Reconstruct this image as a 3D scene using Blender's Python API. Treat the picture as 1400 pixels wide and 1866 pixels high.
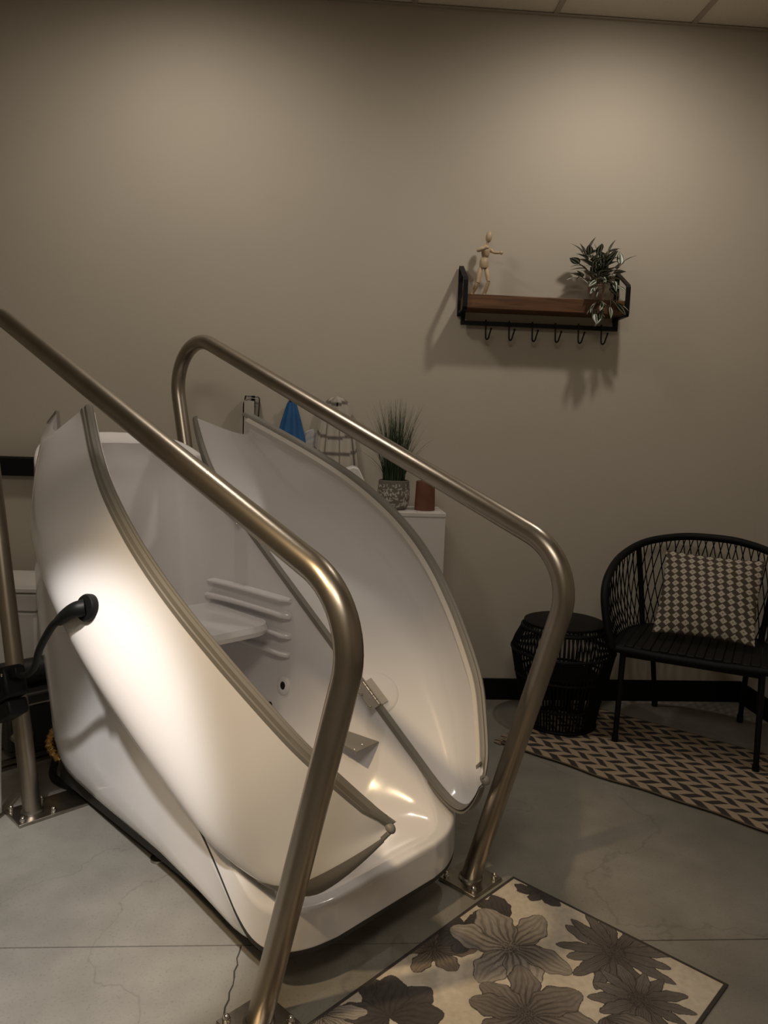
import bpy, math, random
import numpy as np
from mathutils import Vector, Matrix

for o in list(bpy.data.objects):
    bpy.data.objects.remove(o)
random.seed(7)
rng = np.random.default_rng(7)
sc = bpy.context.scene
COL = sc.collection

# ---------------------------------------------------------------- camera
YAW, PITCH, ROLL = (math.radians(a) for a in (3.907, -6.445, 1.958))
CAM_Z = 1.272
Fv = Vector((math.sin(YAW)*math.cos(PITCH), math.cos(YAW)*math.cos(PITCH), math.sin(PITCH)))
Rv = Vector((math.cos(YAW), -math.sin(YAW), 0))
Uv = Rv.cross(Fv)
R2 = Rv*math.cos(ROLL) + Uv*math.sin(ROLL)
U2 = -Rv*math.sin(ROLL) + Uv*math.cos(ROLL)
cam_data = bpy.data.cameras.new('camera')
cam = bpy.data.objects.new('camera', cam_data)
COL.objects.link(cam)
cam_data.sensor_fit = 'HORIZONTAL'
cam_data.sensor_width = 36.0
cam_data.lens = 36.0                      # 1400 px focal length on a 1400 px wide frame
cam_data.clip_start = 0.02
cam.matrix_world = Matrix(((R2.x, U2.x, -Fv.x, 0), (R2.y, U2.y, -Fv.y, 0), (R2.z, U2.z, -Fv.z, CAM_Z), (0, 0, 0, 1)))
sc.camera = cam

# ---------------------------------------------------------------- view, world, lights
vs = sc.view_settings
vs.view_transform = 'Standard'
vs.look = 'None'
vs.exposure = 0.0
vs.gamma = 1.0
vs.use_curve_mapping = False
world = bpy.data.worlds.new('world')
sc.world = world
world.use_nodes = True
world.node_tree.nodes['Background'].inputs[0].default_value = (0.8, 0.75, 0.7, 1)
world.node_tree.nodes['Background'].inputs[1].default_value = 0.03

def spot(name, loc, target, power, color, angle, blend, radius=0.05):
    l = bpy.data.lights.new(name, 'SPOT')
    l.energy = power
    l.color = color
    l.spot_size = math.radians(angle)
    l.spot_blend = blend
    l.shadow_soft_size = radius
    o = bpy.data.objects.new(name, l)
    COL.objects.link(o)
    o.location = loc
    o.rotation_euler = (Vector(target) - Vector(loc)).to_track_quat('-Z', 'Y').to_euler()
    return o

WARM = (1.0, 0.89, 0.77)
GOLD = (1.0, 0.74, 0.44)
NEUT = (1.0, 0.96, 0.93)
spot('downlight_wall_a', (-0.62, 2.63, 3.0), (-0.62, 3.40, 0.6), 34, WARM, 160, 0.9, 0.12)
spot('downlight_wall_b', (1.16, 2.63, 3.0), (1.16, 3.40, 0.6), 34, WARM, 160, 0.9, 0.05)
spot('downlight_entry', (-0.86, 0.20, 2.95), (-0.69, 1.85, 0.0), 420, NEUT, 21, 0.35, 0.05)
spot('downlight_lid', (-1.3, 0.30, 2.95), (-0.05, 1.62, 0.45), 195, GOLD, 28, 1.0, 0.06)
fill_lamp = bpy.data.lights.new('fill_light', 'AREA')       # fill light added behind the viewpoint to brighten the room evenly
fill_lamp.shape = 'RECTANGLE'
fill_lamp.size, fill_lamp.size_y = 1.2, 0.6
fill_lamp.energy = 34
fill_lamp.color = (1.0, 0.90, 0.76)
fill_ob = bpy.data.objects.new('fill_light', fill_lamp)
COL.objects.link(fill_ob)
fill_ob.location = (-0.3, -0.6, 3.03)

# ---------------------------------------------------------------- materials
def mat(name, color, rough=0.5, metal=0.0, noise=None, bump=None, coat=0.0, attr=None, spec=None, emit=None, aniso=None, sheen=0.0):
    """noise=(scale, second colour, contrast low, high, detail); bump=(scale, strength, distance)"""
    m = bpy.data.materials.new(name)
    m.use_nodes = True
    nt = m.node_tree
    b = nt.nodes['Principled BSDF']
    b.inputs['Base Color'].default_value = (*color, 1)
    b.inputs['Roughness'].default_value = rough
    b.inputs['Metallic'].default_value = metal
    b.inputs['Coat Weight'].default_value = coat
    b.inputs['Coat Roughness'].default_value = 0.05
    b.inputs['Sheen Weight'].default_value = sheen
    if spec is not None:
        b.inputs['Specular IOR Level'].default_value = spec
    src = None
    tc = nt.nodes.new('ShaderNodeTexCoord')
    if attr:
        a = nt.nodes.new('ShaderNodeAttribute')
        a.attribute_name = attr
        src = a.outputs['Color']
    if noise:
        n = nt.nodes.new('ShaderNodeTexNoise')
        n.inputs['Scale'].default_value = noise[0]
        n.inputs['Detail'].default_value = noise[4] if len(noise) > 4 else 6
        r = nt.nodes.new('ShaderNodeValToRGB')
        r.color_ramp.elements[0].position = noise[2]
        r.color_ramp.elements[1].position = noise[3]
        nt.links.new(tc.outputs['Object'], n.inputs['Vector'])
        nt.links.new(n.outputs['Fac'], r.inputs['Fac'])
        if src is None:
            r.color_ramp.elements[0].color = (*color, 1)
            r.color_ramp.elements[1].color = (*noise[1], 1)
            src = r.outputs['Color']
        else:
            k = noise[1]
            r.color_ramp.elements[0].color = (1, 1, 1, 1)
            r.color_ramp.elements[1].color = (*k, 1)
            mx = nt.nodes.new('ShaderNodeMix')
            mx.data_type = 'RGBA'
            mx.blend_type = 'MULTIPLY'
            mx.inputs[0].default_value = 1
            nt.links.new(src, mx.inputs[6])
            nt.links.new(r.outputs['Color'], mx.inputs[7])
            src = mx.outputs[2]
    if src is not None:
        nt.links.new(src, b.inputs['Base Color'])
    if bump:
        n = nt.nodes.new('ShaderNodeTexNoise')
        n.inputs['Scale'].default_value = bump[0]
        n.inputs['Detail'].default_value = 4
        bp = nt.nodes.new('ShaderNodeBump')
        bp.inputs['Strength'].default_value = bump[1]
        bp.inputs['Distance'].default_value = bump[2]
        nt.links.new(tc.outputs['Object'], n.inputs['Vector'])
        nt.links.new(n.outputs['Fac'], bp.inputs['Height'])
        nt.links.new(bp.outputs['Normal'], b.inputs['Normal'])
    return m

M = {}
M['wall'] = mat('wall_paint', (0.48, 0.435, 0.365), 0.7, noise=(2.2, (0.46, 0.417, 0.348), 0.35, 0.7), bump=(180, 0.12, 0.002), spec=0.3)
M['ceiling_tile'] = mat('ceiling_tile', (0.78, 0.72, 0.62), 0.9, noise=(220, (0.66, 0.6, 0.52), 0.45, 0.7), bump=(260, 0.3, 0.003))
M['ceiling_grid'] = mat('ceiling_grid', (0.42, 0.37, 0.30), 0.6)
M['base'] = mat('baseboard_black', (0.003, 0.003, 0.0035), 0.55, spec=0.2)
M['acrylic'] = mat('pod_acrylic', (0.78, 0.76, 0.76), 0.16, coat=0.5)
M['acrylic_in'] = mat('pod_acrylic_inner', (0.78, 0.76, 0.765), 0.2, coat=0.4)
M['gasket'] = mat('gasket_grey', (0.215, 0.20, 0.175), 0.5)
M['gasket_light'] = mat('gasket_lip', (0.62, 0.58, 0.53), 0.4)
M['seam'] = mat('seam_dark', (0.03, 0.028, 0.025), 0.6)
M['steel'] = mat('brushed_steel', (0.42, 0.375, 0.315), 0.33, 1.0, noise=(9, (0.36, 0.32, 0.265), 0.35, 0.75), bump=(400, 0.04, 0.001))
M['plate'] = mat('steel_plate', (0.40, 0.37, 0.32), 0.3, 1.0, noise=(25, (0.28, 0.25, 0.22), 0.4, 0.7))
M['hinge'] = mat('hinge_steel', (0.62, 0.58, 0.53), 0.34, 1.0)
M['chrome'] = mat('chrome', (0.75, 0.72, 0.68), 0.12, 1.0)
M['frame'] = mat('skid_paint', (0.02, 0.019, 0.018), 0.5)
M['rubber'] = mat('black_rubber', (0.004, 0.0045, 0.0045), 0.5, spec=0.22)
M['black'] = mat('black_metal', (0.003, 0.003, 0.0035), 0.5, spec=0.25)
M['hole'] = mat('hole_black', (0.003, 0.003, 0.003), 0.8)
M['white_lam'] = mat('white_laminate', (0.62, 0.59, 0.56), 0.35)
M['white_plastic'] = mat('white_plastic', (0.7, 0.68, 0.66), 0.3)
M['grey_conduit'] = mat('grey_conduit', (0.5, 0.5, 0.48), 0.4)
M['gold'] = mat('brass_foil', (0.65, 0.42, 0.16), 0.25, 1.0, bump=(60, 1.0, 0.01))
M['terracotta'] = mat('terracotta', (0.17, 0.065, 0.035), 0.75, noise=(30, (0.14, 0.055, 0.03), 0.4, 0.7))
M['grass'] = mat('grass_blade', (0.03, 0.06, 0.018), 0.5, noise=(12, (0.012, 0.028, 0.01), 0.35, 0.65))
M['soil'] = mat('soil', (0.02, 0.015, 0.01), 0.9)
M['wood'] = mat('shelf_wood', (0.115, 0.05, 0.018), 0.5)
M['pale_wood'] = mat('figure_wood', (0.50, 0.38, 0.25), 0.5, noise=(40, (0.42, 0.31, 0.20), 0.4, 0.7))
M['wicker'] = mat('black_wicker', (0.0025, 0.0025, 0.003), 0.6, spec=0.2)
M['seat_weave'] = mat('seat_strip', (0.006, 0.0055, 0.0055), 0.6, spec=0.2)
M['blue'] = mat('blue_fabric', (0.016, 0.10, 0.27), 0.7, noise=(20, (0.012, 0.075, 0.21), 0.35, 0.7))
M['strap'] = mat('strap_white', (0.45, 0.42, 0.37), 0.8)
M['vcol'] = mat('printed', (1, 1, 1), 0.85, attr='Col')
M['rug_print'] = mat('rug_print', (1, 1, 1), 0.9, attr='Col', noise=(60, (0.82, 0.82, 0.82), 0.35, 0.7), bump=(500, 0.3, 0.002))
M['rug_weave'] = mat('rug_weave', (1, 1, 1), 0.95, attr='Col', bump=(420, 0.5, 0.003))
M['leaf'] = mat('leaf_striped', (1, 1, 1), 0.45, attr='Col')
M['vine'] = mat('vine_stem', (0.14, 0.10, 0.05), 0.6)
M['pot_pale'] = mat('pot_pale', (0.36, 0.27, 0.2), 0.7)

def wood_grain(m):
    nt = m.node_tree
    b = nt.nodes['Principled BSDF']
    tc = nt.nodes.new('ShaderNodeTexCoord')
    mp = nt.nodes.new('ShaderNodeMapping')
    mp.inputs['Scale'].default_value = (2, 26, 26)
    n = nt.nodes.new('ShaderNodeTexNoise')
    n.inputs['Scale'].default_value = 2.2
    n.inputs['Detail'].default_value = 6
    n.inputs['Distortion'].default_value = 0.6
    r = nt.nodes.new('ShaderNodeValToRGB')
    r.color_ramp.elements[0].position = 0.3
    r.color_ramp.elements[0].color = (0.055, 0.022, 0.008, 1)
    r.color_ramp.elements[1].position = 0.7
    r.color_ramp.elements[1].color = (0.17, 0.075, 0.028, 1)
    nt.links.new(tc.outputs['Object'], mp.inputs['Vector'])
    nt.links.new(mp.outputs['Vector'], n.inputs['Vector'])
    nt.links.new(n.outputs['Fac'], r.inputs['Fac'])
    nt.links.new(r.outputs['Color'], b.inputs['Base Color'])
wood_grain(M['wood'])

def concrete():
    m = bpy.data.materials.new('concrete_floor')
    m.use_nodes = True
    nt = m.node_tree
    b = nt.nodes['Principled BSDF']
    L = nt.links.new
    tc = nt.nodes.new('ShaderNodeTexCoord')
    def noise(scale, detail, dist=0.0):
        n = nt.nodes.new('ShaderNodeTexNoise')
        n.inputs['Scale'].default_value = scale
        n.inputs['Detail'].default_value = detail
        n.inputs['Distortion'].default_value = dist
        L(tc.outputs['Object'], n.inputs['Vector'])
        return n.outputs['Fac']
    def ramp(fac, p0, c0, p1, c1):
        r = nt.nodes.new('ShaderNodeValToRGB')
        r.color_ramp.elements[0].position = p0
        r.color_ramp.elements[0].color = (*c0, 1)
        r.color_ramp.elements[1].position = p1
        r.color_ramp.elements[1].color = (*c1, 1)
        L(fac, r.inputs['Fac'])
        return r.outputs['Color']
    def mul(a, c):
        x = nt.nodes.new('ShaderNodeMix')
        x.data_type = 'RGBA'
        x.blend_type = 'MULTIPLY'
        x.inputs[0].default_value = 1
        L(a, x.inputs[6])
        L(c, x.inputs[7])
        return x.outputs[2]
    big = ramp(noise(1.6, 5, 0.4), 0.3, (0.185, 0.171, 0.145), 0.72, (0.27, 0.253, 0.22))
    mid = ramp(noise(9, 8), 0.35, (0.86, 0.86, 0.86), 0.65, (1, 1, 1))
    fine = ramp(noise(160, 3), 0.3, (0.78, 0.78, 0.78), 0.42, (1, 1, 1))
    # branching hairline cracks: the zero line of a distorted noise, kept only in patches
    n1 = noise(1.1, 6, 0.5)
    s = nt.nodes.new('ShaderNodeMath'); s.operation = 'SUBTRACT'; s.inputs[1].default_value = 0.5
    L(n1, s.inputs[0])
    a = nt.nodes.new('ShaderNodeMath'); a.operation = 'ABSOLUTE'
    L(s.outputs[0], a.inputs[0])
    crack = ramp(a.outputs[0], 0.0003, (0.8, 0.8, 0.8), 0.001, (1, 1, 1))
    L(mul(mul(mul(big, mid), fine), crack), b.inputs['Base Color'])
    rr = ramp(noise(6, 6), 0.3, (0.42, 0.42, 0.42), 0.7, (0.62, 0.62, 0.62))
    L(rr, b.inputs['Roughness'])
    bp = nt.nodes.new('ShaderNodeBump')
    bp.inputs['Strength'].default_value = 0.25
    bp.inputs['Distance'].default_value = 0.002
    L(noise(140, 4), bp.inputs['Height'])
    L(bp.outputs['Normal'], b.inputs['Normal'])
    return m
M['concrete'] = concrete()
M['joint'] = mat('joint_dark', (0.03, 0.027, 0.022), 0.9)

# ---------------------------------------------------------------- helpers
class MB:
    """collects vertices and faces, then builds one mesh object"""
    def __init__(self):
        self.v = []; self.f = []; self.c = None
    def add(self, vs_, fs_):
        k = len(self.v)
        self.v += [tuple(p) for p in vs_]
        self.f += [tuple(i + k for i in f) for f in fs_]
        return self
    def box(self, x0, x1, y0, y1, z0, z1):
        vs_ = [(x, y, z) for z in (z0, z1) for y in (y0, y1) for x in (x0, x1)]
        return self.add(vs_, [(0, 2, 3, 1), (4, 5, 7, 6), (0, 1, 5, 4), (2, 6, 7, 3), (0, 4, 6, 2), (1, 3, 7, 5)])
    def grid(self, P, close_u=False, close_v=False):
        nu, nv = len(P), len(P[0])
        k = len(self.v)
        for row in P:
            self.v += [tuple(p) for p in row]
        for i in range(nu if close_u else nu - 1):
            for j in range(nv if close_v else nv - 1):
                a = k + i*nv + j; b = k + i*nv + (j + 1) % nv
                c = k + ((i + 1) % nu)*nv + (j + 1) % nv; d = k + ((i + 1) % nu)*nv + j
                self.f.append((a, b, c, d))
        return self
    def tube(self, path, r, seg=10, cap=True, closed=False):
        pts = [Vector(p) for p in path]
        n = len(pts)
        rs = r if hasattr(r, '__len__') else [r]*n
        ts = []
        for i in range(n):
            if closed:
                t = pts[(i + 1) % n] - pts[i - 1]
            else:
                t = pts[min(i + 1, n - 1)] - pts[max(i - 1, 0)]
            ts.append(t.normalized() if t.length > 1e-9 else Vector((0, 0, 1)))
        up = Vector((0, 0, 1)) if abs(ts[0].z) < 0.9 else Vector((1, 0, 0))
        nrm = (up - ts[0]*up.dot(ts[0])).normalized()
        rows = []
        for i in range(n):
            nrm = nrm - ts[i]*nrm.dot(ts[i])
            nrm = nrm.normalized() if nrm.length > 1e-6 else ts[i].orthogonal().normalized()
            bn = ts[i].cross(nrm)
            rows.append([pts[i] + (nrm*math.cos(2*math.pi*k/seg) + bn*math.sin(2*math.pi*k/seg))*rs[i] for k in range(seg)])
        k0 = len(self.v)
        self.grid(rows, close_u=closed, close_v=True)
        if cap and not closed:
            self.f.append(tuple(k0 + i for i in range(seg))[::-1])
            self.f.append(tuple(k0 + (n - 1)*seg + i for i in range(seg)))
        return self
    def lathe(self, prof, seg=32, c=(0, 0, 0)):
        rows = [[(c[0] + r*math.cos(2*math.pi*k/seg), c[1] + r*math.sin(2*math.pi*k/seg), c[2] + z) for k in range(seg)] for r, z in prof]
        return self.grid(rows, close_v=True)
    def blob(self, c, r, ax=None, seg=12, rings=8):
        """ellipsoid: r = three radii, ax = rotation matrix"""
        rows = []
        for i in range(rings + 1):
            th = math.pi*i/rings
            row = []
            for k in range(seg):
                ph = 2*math.pi*k/seg
                p = Vector((r[0]*math.sin(th)*math.cos(ph), r[1]*math.sin(th)*math.sin(ph), r[2]*math.cos(th)))
                if ax is not None:
                    p = ax @ p
                row.append(p + Vector(c))
            rows.append(row)
        return self.grid(rows, close_v=True)
    def mesh(self, name, smooth=40):
        me = bpy.data.meshes.new(name)
        me.from_pydata(self.v, [], self.f)
        me.validate()
        import bmesh
        bm = bmesh.new(); bm.from_mesh(me)
        bmesh.ops.remove_doubles(bm, verts=bm.verts, dist=1e-6)
        bmesh.ops.recalc_face_normals(bm, faces=bm.faces)
        bm.to_mesh(me); bm.free()
        if smooth:
            me.polygons.foreach_set('use_smooth', [True]*len(me.polygons))
            me.set_sharp_from_angle(angle=math.radians(smooth))
        return me
    def build(self, name, m, parent=None, smooth=40, bevel=0.0):
        me = self.mesh(name, smooth)
        me.materials.append(m)
        return link(name, me, parent, bevel)

def link(name, me, parent=None, bevel=0.0):
    o = bpy.data.objects.new(name, me)
    COL.objects.link(o)
    if parent is not None:
        o.parent = parent
    if bevel:
        b = o.modifiers.new('bevel', 'BEVEL')
        b.width = bevel; b.segments = 2; b.limit_method = 'ANGLE'
    return o

def colour_grid(name, P, C, m, parent=None, thick=None):
    """P (nu,nv,3) and C (nu,nv,3) numpy: one grid mesh with a colour per vertex"""
    nu, nv = P.shape[:2]
    idx = np.arange(nu*nv).reshape(nu, nv)
    f = np.stack([idx[:-1, :-1], idx[:-1, 1:], idx[1:, 1:], idx[1:, :-1]], -1).reshape(-1, 4)
    me = bpy.data.meshes.new(name)
    me.from_pydata(P.reshape(-1, 3).tolist(), [], f.tolist())
    at = me.color_attributes.new('Col', 'FLOAT_COLOR', 'POINT')
    c4 = np.ones((nu*nv, 4), np.float32)
    c4[:, :3] = C.reshape(-1, 3)
    at.data.foreach_set('color', c4.ravel())
    me.polygons.foreach_set('use_smooth', [True]*len(me.polygons))
    me.materials.append(m)
    o = link(name, me, parent)
    if thick:
        s = o.modifiers.new('solid', 'SOLIDIFY')
        s.thickness = thick; s.offset = -1
    return o

def tag(o, label=None, cat=None, group=None, kind=None):
    if label: o['label'] = label
    if cat: o['category'] = cat
    if group: o['group'] = group
    if kind: o['kind'] = kind
    return o

def thing(name, label, cat, loc=(0, 0, 0), rz=0.0, group=None):
    o = bpy.data.objects.new(name, None)
    o.empty_display_size = 0.1
    COL.objects.link(o)
    o.location = loc
    o.rotation_euler = (0, 0, rz)
    return tag(o, label, cat, group)

def catmull(pts, n=12, closed=False):
    P = [Vector(p) for p in pts]
    out = []
    m = len(P)
    for i in range(m if closed else m - 1):
        p0 = P[(i - 1) % m] if closed or i > 0 else P[0]*2 - P[1]
        p1 = P[i]; p2 = P[(i + 1) % m]
        p3 = P[(i + 2) % m] if closed or i + 2 < m else P[-1]*2 - P[-2]
        for k in range(n):
            t = k/n
            out.append(0.5*((2*p1) + (p2 - p0)*t + (2*p0 - 5*p1 + 4*p2 - p3)*t*t + (3*p1 - p0 - 3*p2 + p3)*t**3))
    if not closed:
        out.append(P[-1])
    return out

def interp(x, xs, ys):
    return float(np.interp(x, xs, ys))

# ---------------------------------------------------------------- the room
WALL_Y, WALL_X, X0, Y0, H = 3.48, 1.995, -2.9, -2.2, 3.05

floor = MB().box(X0, WALL_X, Y0, WALL_Y, -0.06, -0.008).build('floor', M['joint'], smooth=0)
tag(floor, kind='structure')
JY = 1.760
MB().box(X0, WALL_X, JY + 0.0022, WALL_Y, -0.03, 0.0).build('slab', M['concrete'], floor, smooth=0)
MB().box(X0, WALL_X, Y0, JY - 0.0022, -0.03, 0.0).build('slab', M['concrete'], floor, smooth=0)
# jagged hairline crack running off the joint beside the front post
cr = MB()
px_, py_ = -0.193, 1.757
k = 0
pl = []
while py_ > 0.9:
    pl.append((px_, py_)); py_ -= 0.022; px_ += random.uniform(-0.006, 0.010)
for i in range(len(pl) - 1):
    w = 0.0012 + 0.0012*random.random()
    (ax_, ay_), (bx_, by_) = pl[i], pl[i + 1]
    cr.add([(ax_ - w, ay_, 0.0003), (ax_ + w, ay_, 0.0003), (bx_ + w, by_, 0.0003), (bx_ - w, by_, 0.0003)], [(0, 3, 2, 1)])
cr.build('crack', M['joint'], floor, smooth=0)

tag(MB().box(X0, WALL_X + 0.1, WALL_Y, WALL_Y + 0.1, -0.06, H + 0.1).build('wall_back', M['wall'], smooth=0), kind='structure')
tag(MB().box(WALL_X, WALL_X + 0.1, Y0, WALL_Y, -0.06, H + 0.1).build('wall_right', M['wall'], smooth=0), kind='structure')
tag(MB().box(X0 - 0.1, X0, Y0, WALL_Y + 0.1, -0.06, H + 0.1).build('wall_left', M['wall'], smooth=0), kind='structure')
tag(MB().box(X0 - 0.1, WALL_X + 0.1, Y0 - 0.1, Y0, -0.06, H + 0.1).build('wall_rear', M['wall'], smooth=0), kind='structure')
tag(MB().box(X0, WALL_X, WALL_Y - 0.012, WALL_Y, 0.0, 0.102).build('baseboard_back', M['base'], bevel=0.002), kind='structure')
tag(MB().box(WALL_X - 0.012, WALL_X, Y0, WALL_Y - 0.012, 0.0, 0.102).build('baseboard_right', M['base'], bevel=0.002), kind='structure')

ceil = MB().box(X0, WALL_X, Y0, WALL_Y, H + 0.03, H + 0.08).build('ceiling', M['ceiling_tile'], smooth=0)
tag(ceil, kind='structure')
gx0 = 0.294
xs = [gx0 + 0.61*i for i in range(-5, 3)]
ys = [WALL_Y - 1.22*i for i in range(0, 5)]
xe = [X0] + [x for x in xs if X0 < x < WALL_X] + [WALL_X]
ye = [max(Y0, ys[i]) for i in range(len(ys))] + [Y0]
tile_cache = {}
for i in range(len(xe) - 1):
    for j in range(len(ye) - 1):
        w, d = xe[i + 1] - xe[i], ye[j] - ye[j + 1]
        if w < 0.05 or d < 0.05:
            continue
        key = (round(w, 3), round(d, 3))
        if key not in tile_cache:
            me = MB().box(-w/2 + 0.010, w/2 - 0.010, -d/2 + 0.010, d/2 - 0.010, 0, 0.02).mesh('ceiling_tile', 0)
            me.materials.append(M['ceiling_tile'])
            tile_cache[key] = me
        o = link('ceiling_tile', tile_cache[key], ceil)
        o.location = ((xe[i] + xe[i + 1])/2, (ye[j] + ye[j + 1])/2, H + 0.004)
for x in xe[1:-1]:
    MB().box(x - 0.012, x + 0.012, Y0, WALL_Y, H - 0.001, H + 0.003).build('grid_bar', M['ceiling_grid'], ceil, smooth=0)
for y in ye[1:-1]:
    MB().box(X0, WALL_X, y - 0.012, y + 0.012, H - 0.0015, H + 0.002).build('grid_bar', M['ceiling_grid'], ceil, smooth=0)
MB().box(X0, WALL_X, WALL_Y - 0.018, WALL_Y, H - 0.004, H + 0.0).build('wall_angle', M['ceiling_grid'], ceil, smooth=0)
MB().box(WALL_X - 0.018, WALL_X, Y0, WALL_Y - 0.018, H - 0.004, H + 0.0).build('wall_angle', M['ceiling_grid'], ceil, smooth=0)

# ---------------------------------------------------------------- the pod: local axes x = across (s), y = towards the head (t), z up
TH = math.radians(48)
AX = Vector((-math.cos(TH), math.sin(TH), 0))
BX = Vector((AX.y, -AX.x, 0))
RFB = Vector((0.418, 2.02, 0))
PO = RFB - 0.375*BX
PRZ = math.atan2(BX.y, BX.x)
def PW(s, t, z):
    return PO + BX*s + AX*t + Vector((0, 0, z))

SL = math.radians(34.5)
CS, SN = math.cos(SL), math.sin(SL)
N0, QH, PHI = 0.21, 0.28, math.radians(64)
def uvn(u, s, n):                 # slope coordinates -> pod local (s, t, z)
    return (s, u*CS - n*SN, u*SN + n*CS)
RT = [-0.30, -0.10, -0.05, 0.0, 0.05, 0.12, 0.20, 0.30, 0.6, 1.0, 1.6]
RZ = [0.203, 0.203, 0.203, 0.206, 0.238, 0.316, 0.390, 0.461, 0.667, 0.942, 1.354]
_rp = catmull([(t, z, 0) for t, z in zip(RT, RZ)], 12)
_ru = [p.x*CS + p.y*SN for p in _rp]; _rn = [-p.x*SN + p.y*CS for p in _rp]
_rt = [p.x for p in _rp]; _rz = [p.y for p in _rp]
def nrim(u):                      # the rim follows the slope and flattens into a level lip at the foot end
    return interp(u, _ru, _rn)

pod = thing('sauna_pod', 'white reclined clamshell sauna pod with both lid halves swung open between two handrails', 'sauna pod', PO, PRZ)

# ---- tub: stations along the rim (t on rim line, half width, floor t, floor z)
ST = [(-0.004, 0.165, 0.0, None), (0.004, 0.205, 0.012, 0.199), (0.022, 0.238, 0.03, 0.192), (0.05, 0.260, 0.06, 0.186), (0.09, 0.272, 0.11, 0.180), (0.16, 0.277, 0.19, 0.172),
      (0.30, 0.279, 0.34, 0.150), (0.45, 0.279, 0.52, 0.150), (0.60, 0.279, 0.72, 0.16), (0.75, 0.279, 0.93, 0.22),
      (0.90, 0.279, 1.10, 0.36), (1.02, 0.277, 1.20, 0.54), (1.14, 0.272, 1.27, 0.74), (1.23, 0.260, 1.315, 0.92),
      (1.29, 0.235, 1.338, 1.03), (1.325, 0.19, 1.343, 1.09), (1.340, 0.12, 1.346, 1.135), (1.345, 0.0, 1.345, None)]
def rim_u(t):                     # u on the rim surface for a given t
    return t*CS + interp(t, _rt, _rz)*SN
def dense(stations, k=5):
    out = []
    arr = [np.array([rim_u(a[0]), a[1], a[2], (a[3] if a[3] is not None else -1)]) for a in stations]
    for a in (arr[0], arr[-1]):
        p = uvn(a[0], 0, nrim(a[0]))
        a[2], a[3] = p[1], p[2]
    pts = [Vector((a[0], a[1], a[2])) for a in arr]
    pts2 = [Vector((a[3], 0, 0)) for a in arr]
    A, B = catmull(pts, k), catmull(pts2, k)
    return [(a.x, max(a.y, 0), a.z, b.x) for a, b in zip(A, B)]
DS = dense(ST)
NTH = 22
rows = []
for (u, w, tf, zf) in DS:
    R_ = uvn(u, 0, nrim(u))
    row = []
    for k in range(-NTH, NTH + 1):
        th = math.pi/2*(1 - abs(k)/NTH)
        p_ = interp(u, [0.25, 0.42, 0.6, 1.0], [2.6, 1.6, 1.7, 3.4])
        c_, s_ = math.cos(th)**(2/p_), math.sin(th)**(2/p_)
        if k == 0: c_, s_ = 0.0, 1.0
        row.append((w*c_*(1 if k > 0 else -1), R_[1] + (tf - R_[1])*s_, R_[2] + (zf - R_[2])*s_))
    rows.append(row)
tub = MB().grid(rows).build('tub_interior', M['acrylic_in'], pod, smooth=60)

# closed outline of the rim in (u, s), outward normals
loop = [(u, w) for (u, w, _, _) in DS] + [(u, -w) for (u, w, _, _) in DS[::-1][1:]]
loop = np.array(loop)
tan = np.roll(loop, -1, 0) - np.roll(loop, 1, 0)
nor = np.stack([tan[:, 1], -tan[:, 0]], 1)
nor /= np.linalg.norm(nor, axis=1)[:, None] + 1e-9
if ((loop - loop.mean(0))*nor).sum() < 0:
    nor = -nor
for _ in range(3):
    nor = (np.roll(nor, 1, 0) + nor + np.roll(nor, -1, 0)); nor /= np.linalg.norm(nor, axis=1)[:, None]
def ring(d, dz):
    out_ = []
    for (u0_, s0_), (nu_, ns_) in zip(loop, nor):
        fd = 1.0 + 0.28*max(0.0, min(1.0, (0.75 - u0_)/0.5))          # the rim band is wider round the foot end
        dd = d*fd if d > 0.02 else d
        u, s = u0_ + nu_*d*(0.42 if nu_ < 0 else 1.0), s0_ + ns_*dd
        P = uvn(u, s, nrim(u))
        out_.append((P[0], P[1], P[2] + dz))
    return out_
tray = MB()
tray.grid([ring(0.0, 0.0), ring(0.010, 0.005), ring(0.050, 0.005), ring(0.059, 0.003), ring(0.064, -0.002), ring(0.0665, -0.010),
           ring(0.067, -0.086), ring(0.064, -0.093), ring(0.030, -0.098)], close_v=True)
tro_ = tray.build('rim_tray', M['acrylic'], pod, smooth=60)
wn_ = tro_.modifiers.new('weighted', 'WEIGHTED_NORMAL')
wn_.keep_sharp = True
wn_.weight = 100
sm_ = MB()
sm_.grid([ring(0.0655, -0.0905), ring(0.0660, -0.093), ring(0.0660, -0.098), ring(0.0650, -0.103)], close_v=True)
sm_.build('seam', M['seam'], pod)
F_ = np.array(ring(0.0645, -0.101))
tmin, tmax = F_[:, 1].min(), F_[:, 1].max()
hull = MB()
hr = [ring(0.030, -0.099), ring(0.0625, -0.099)]
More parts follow.
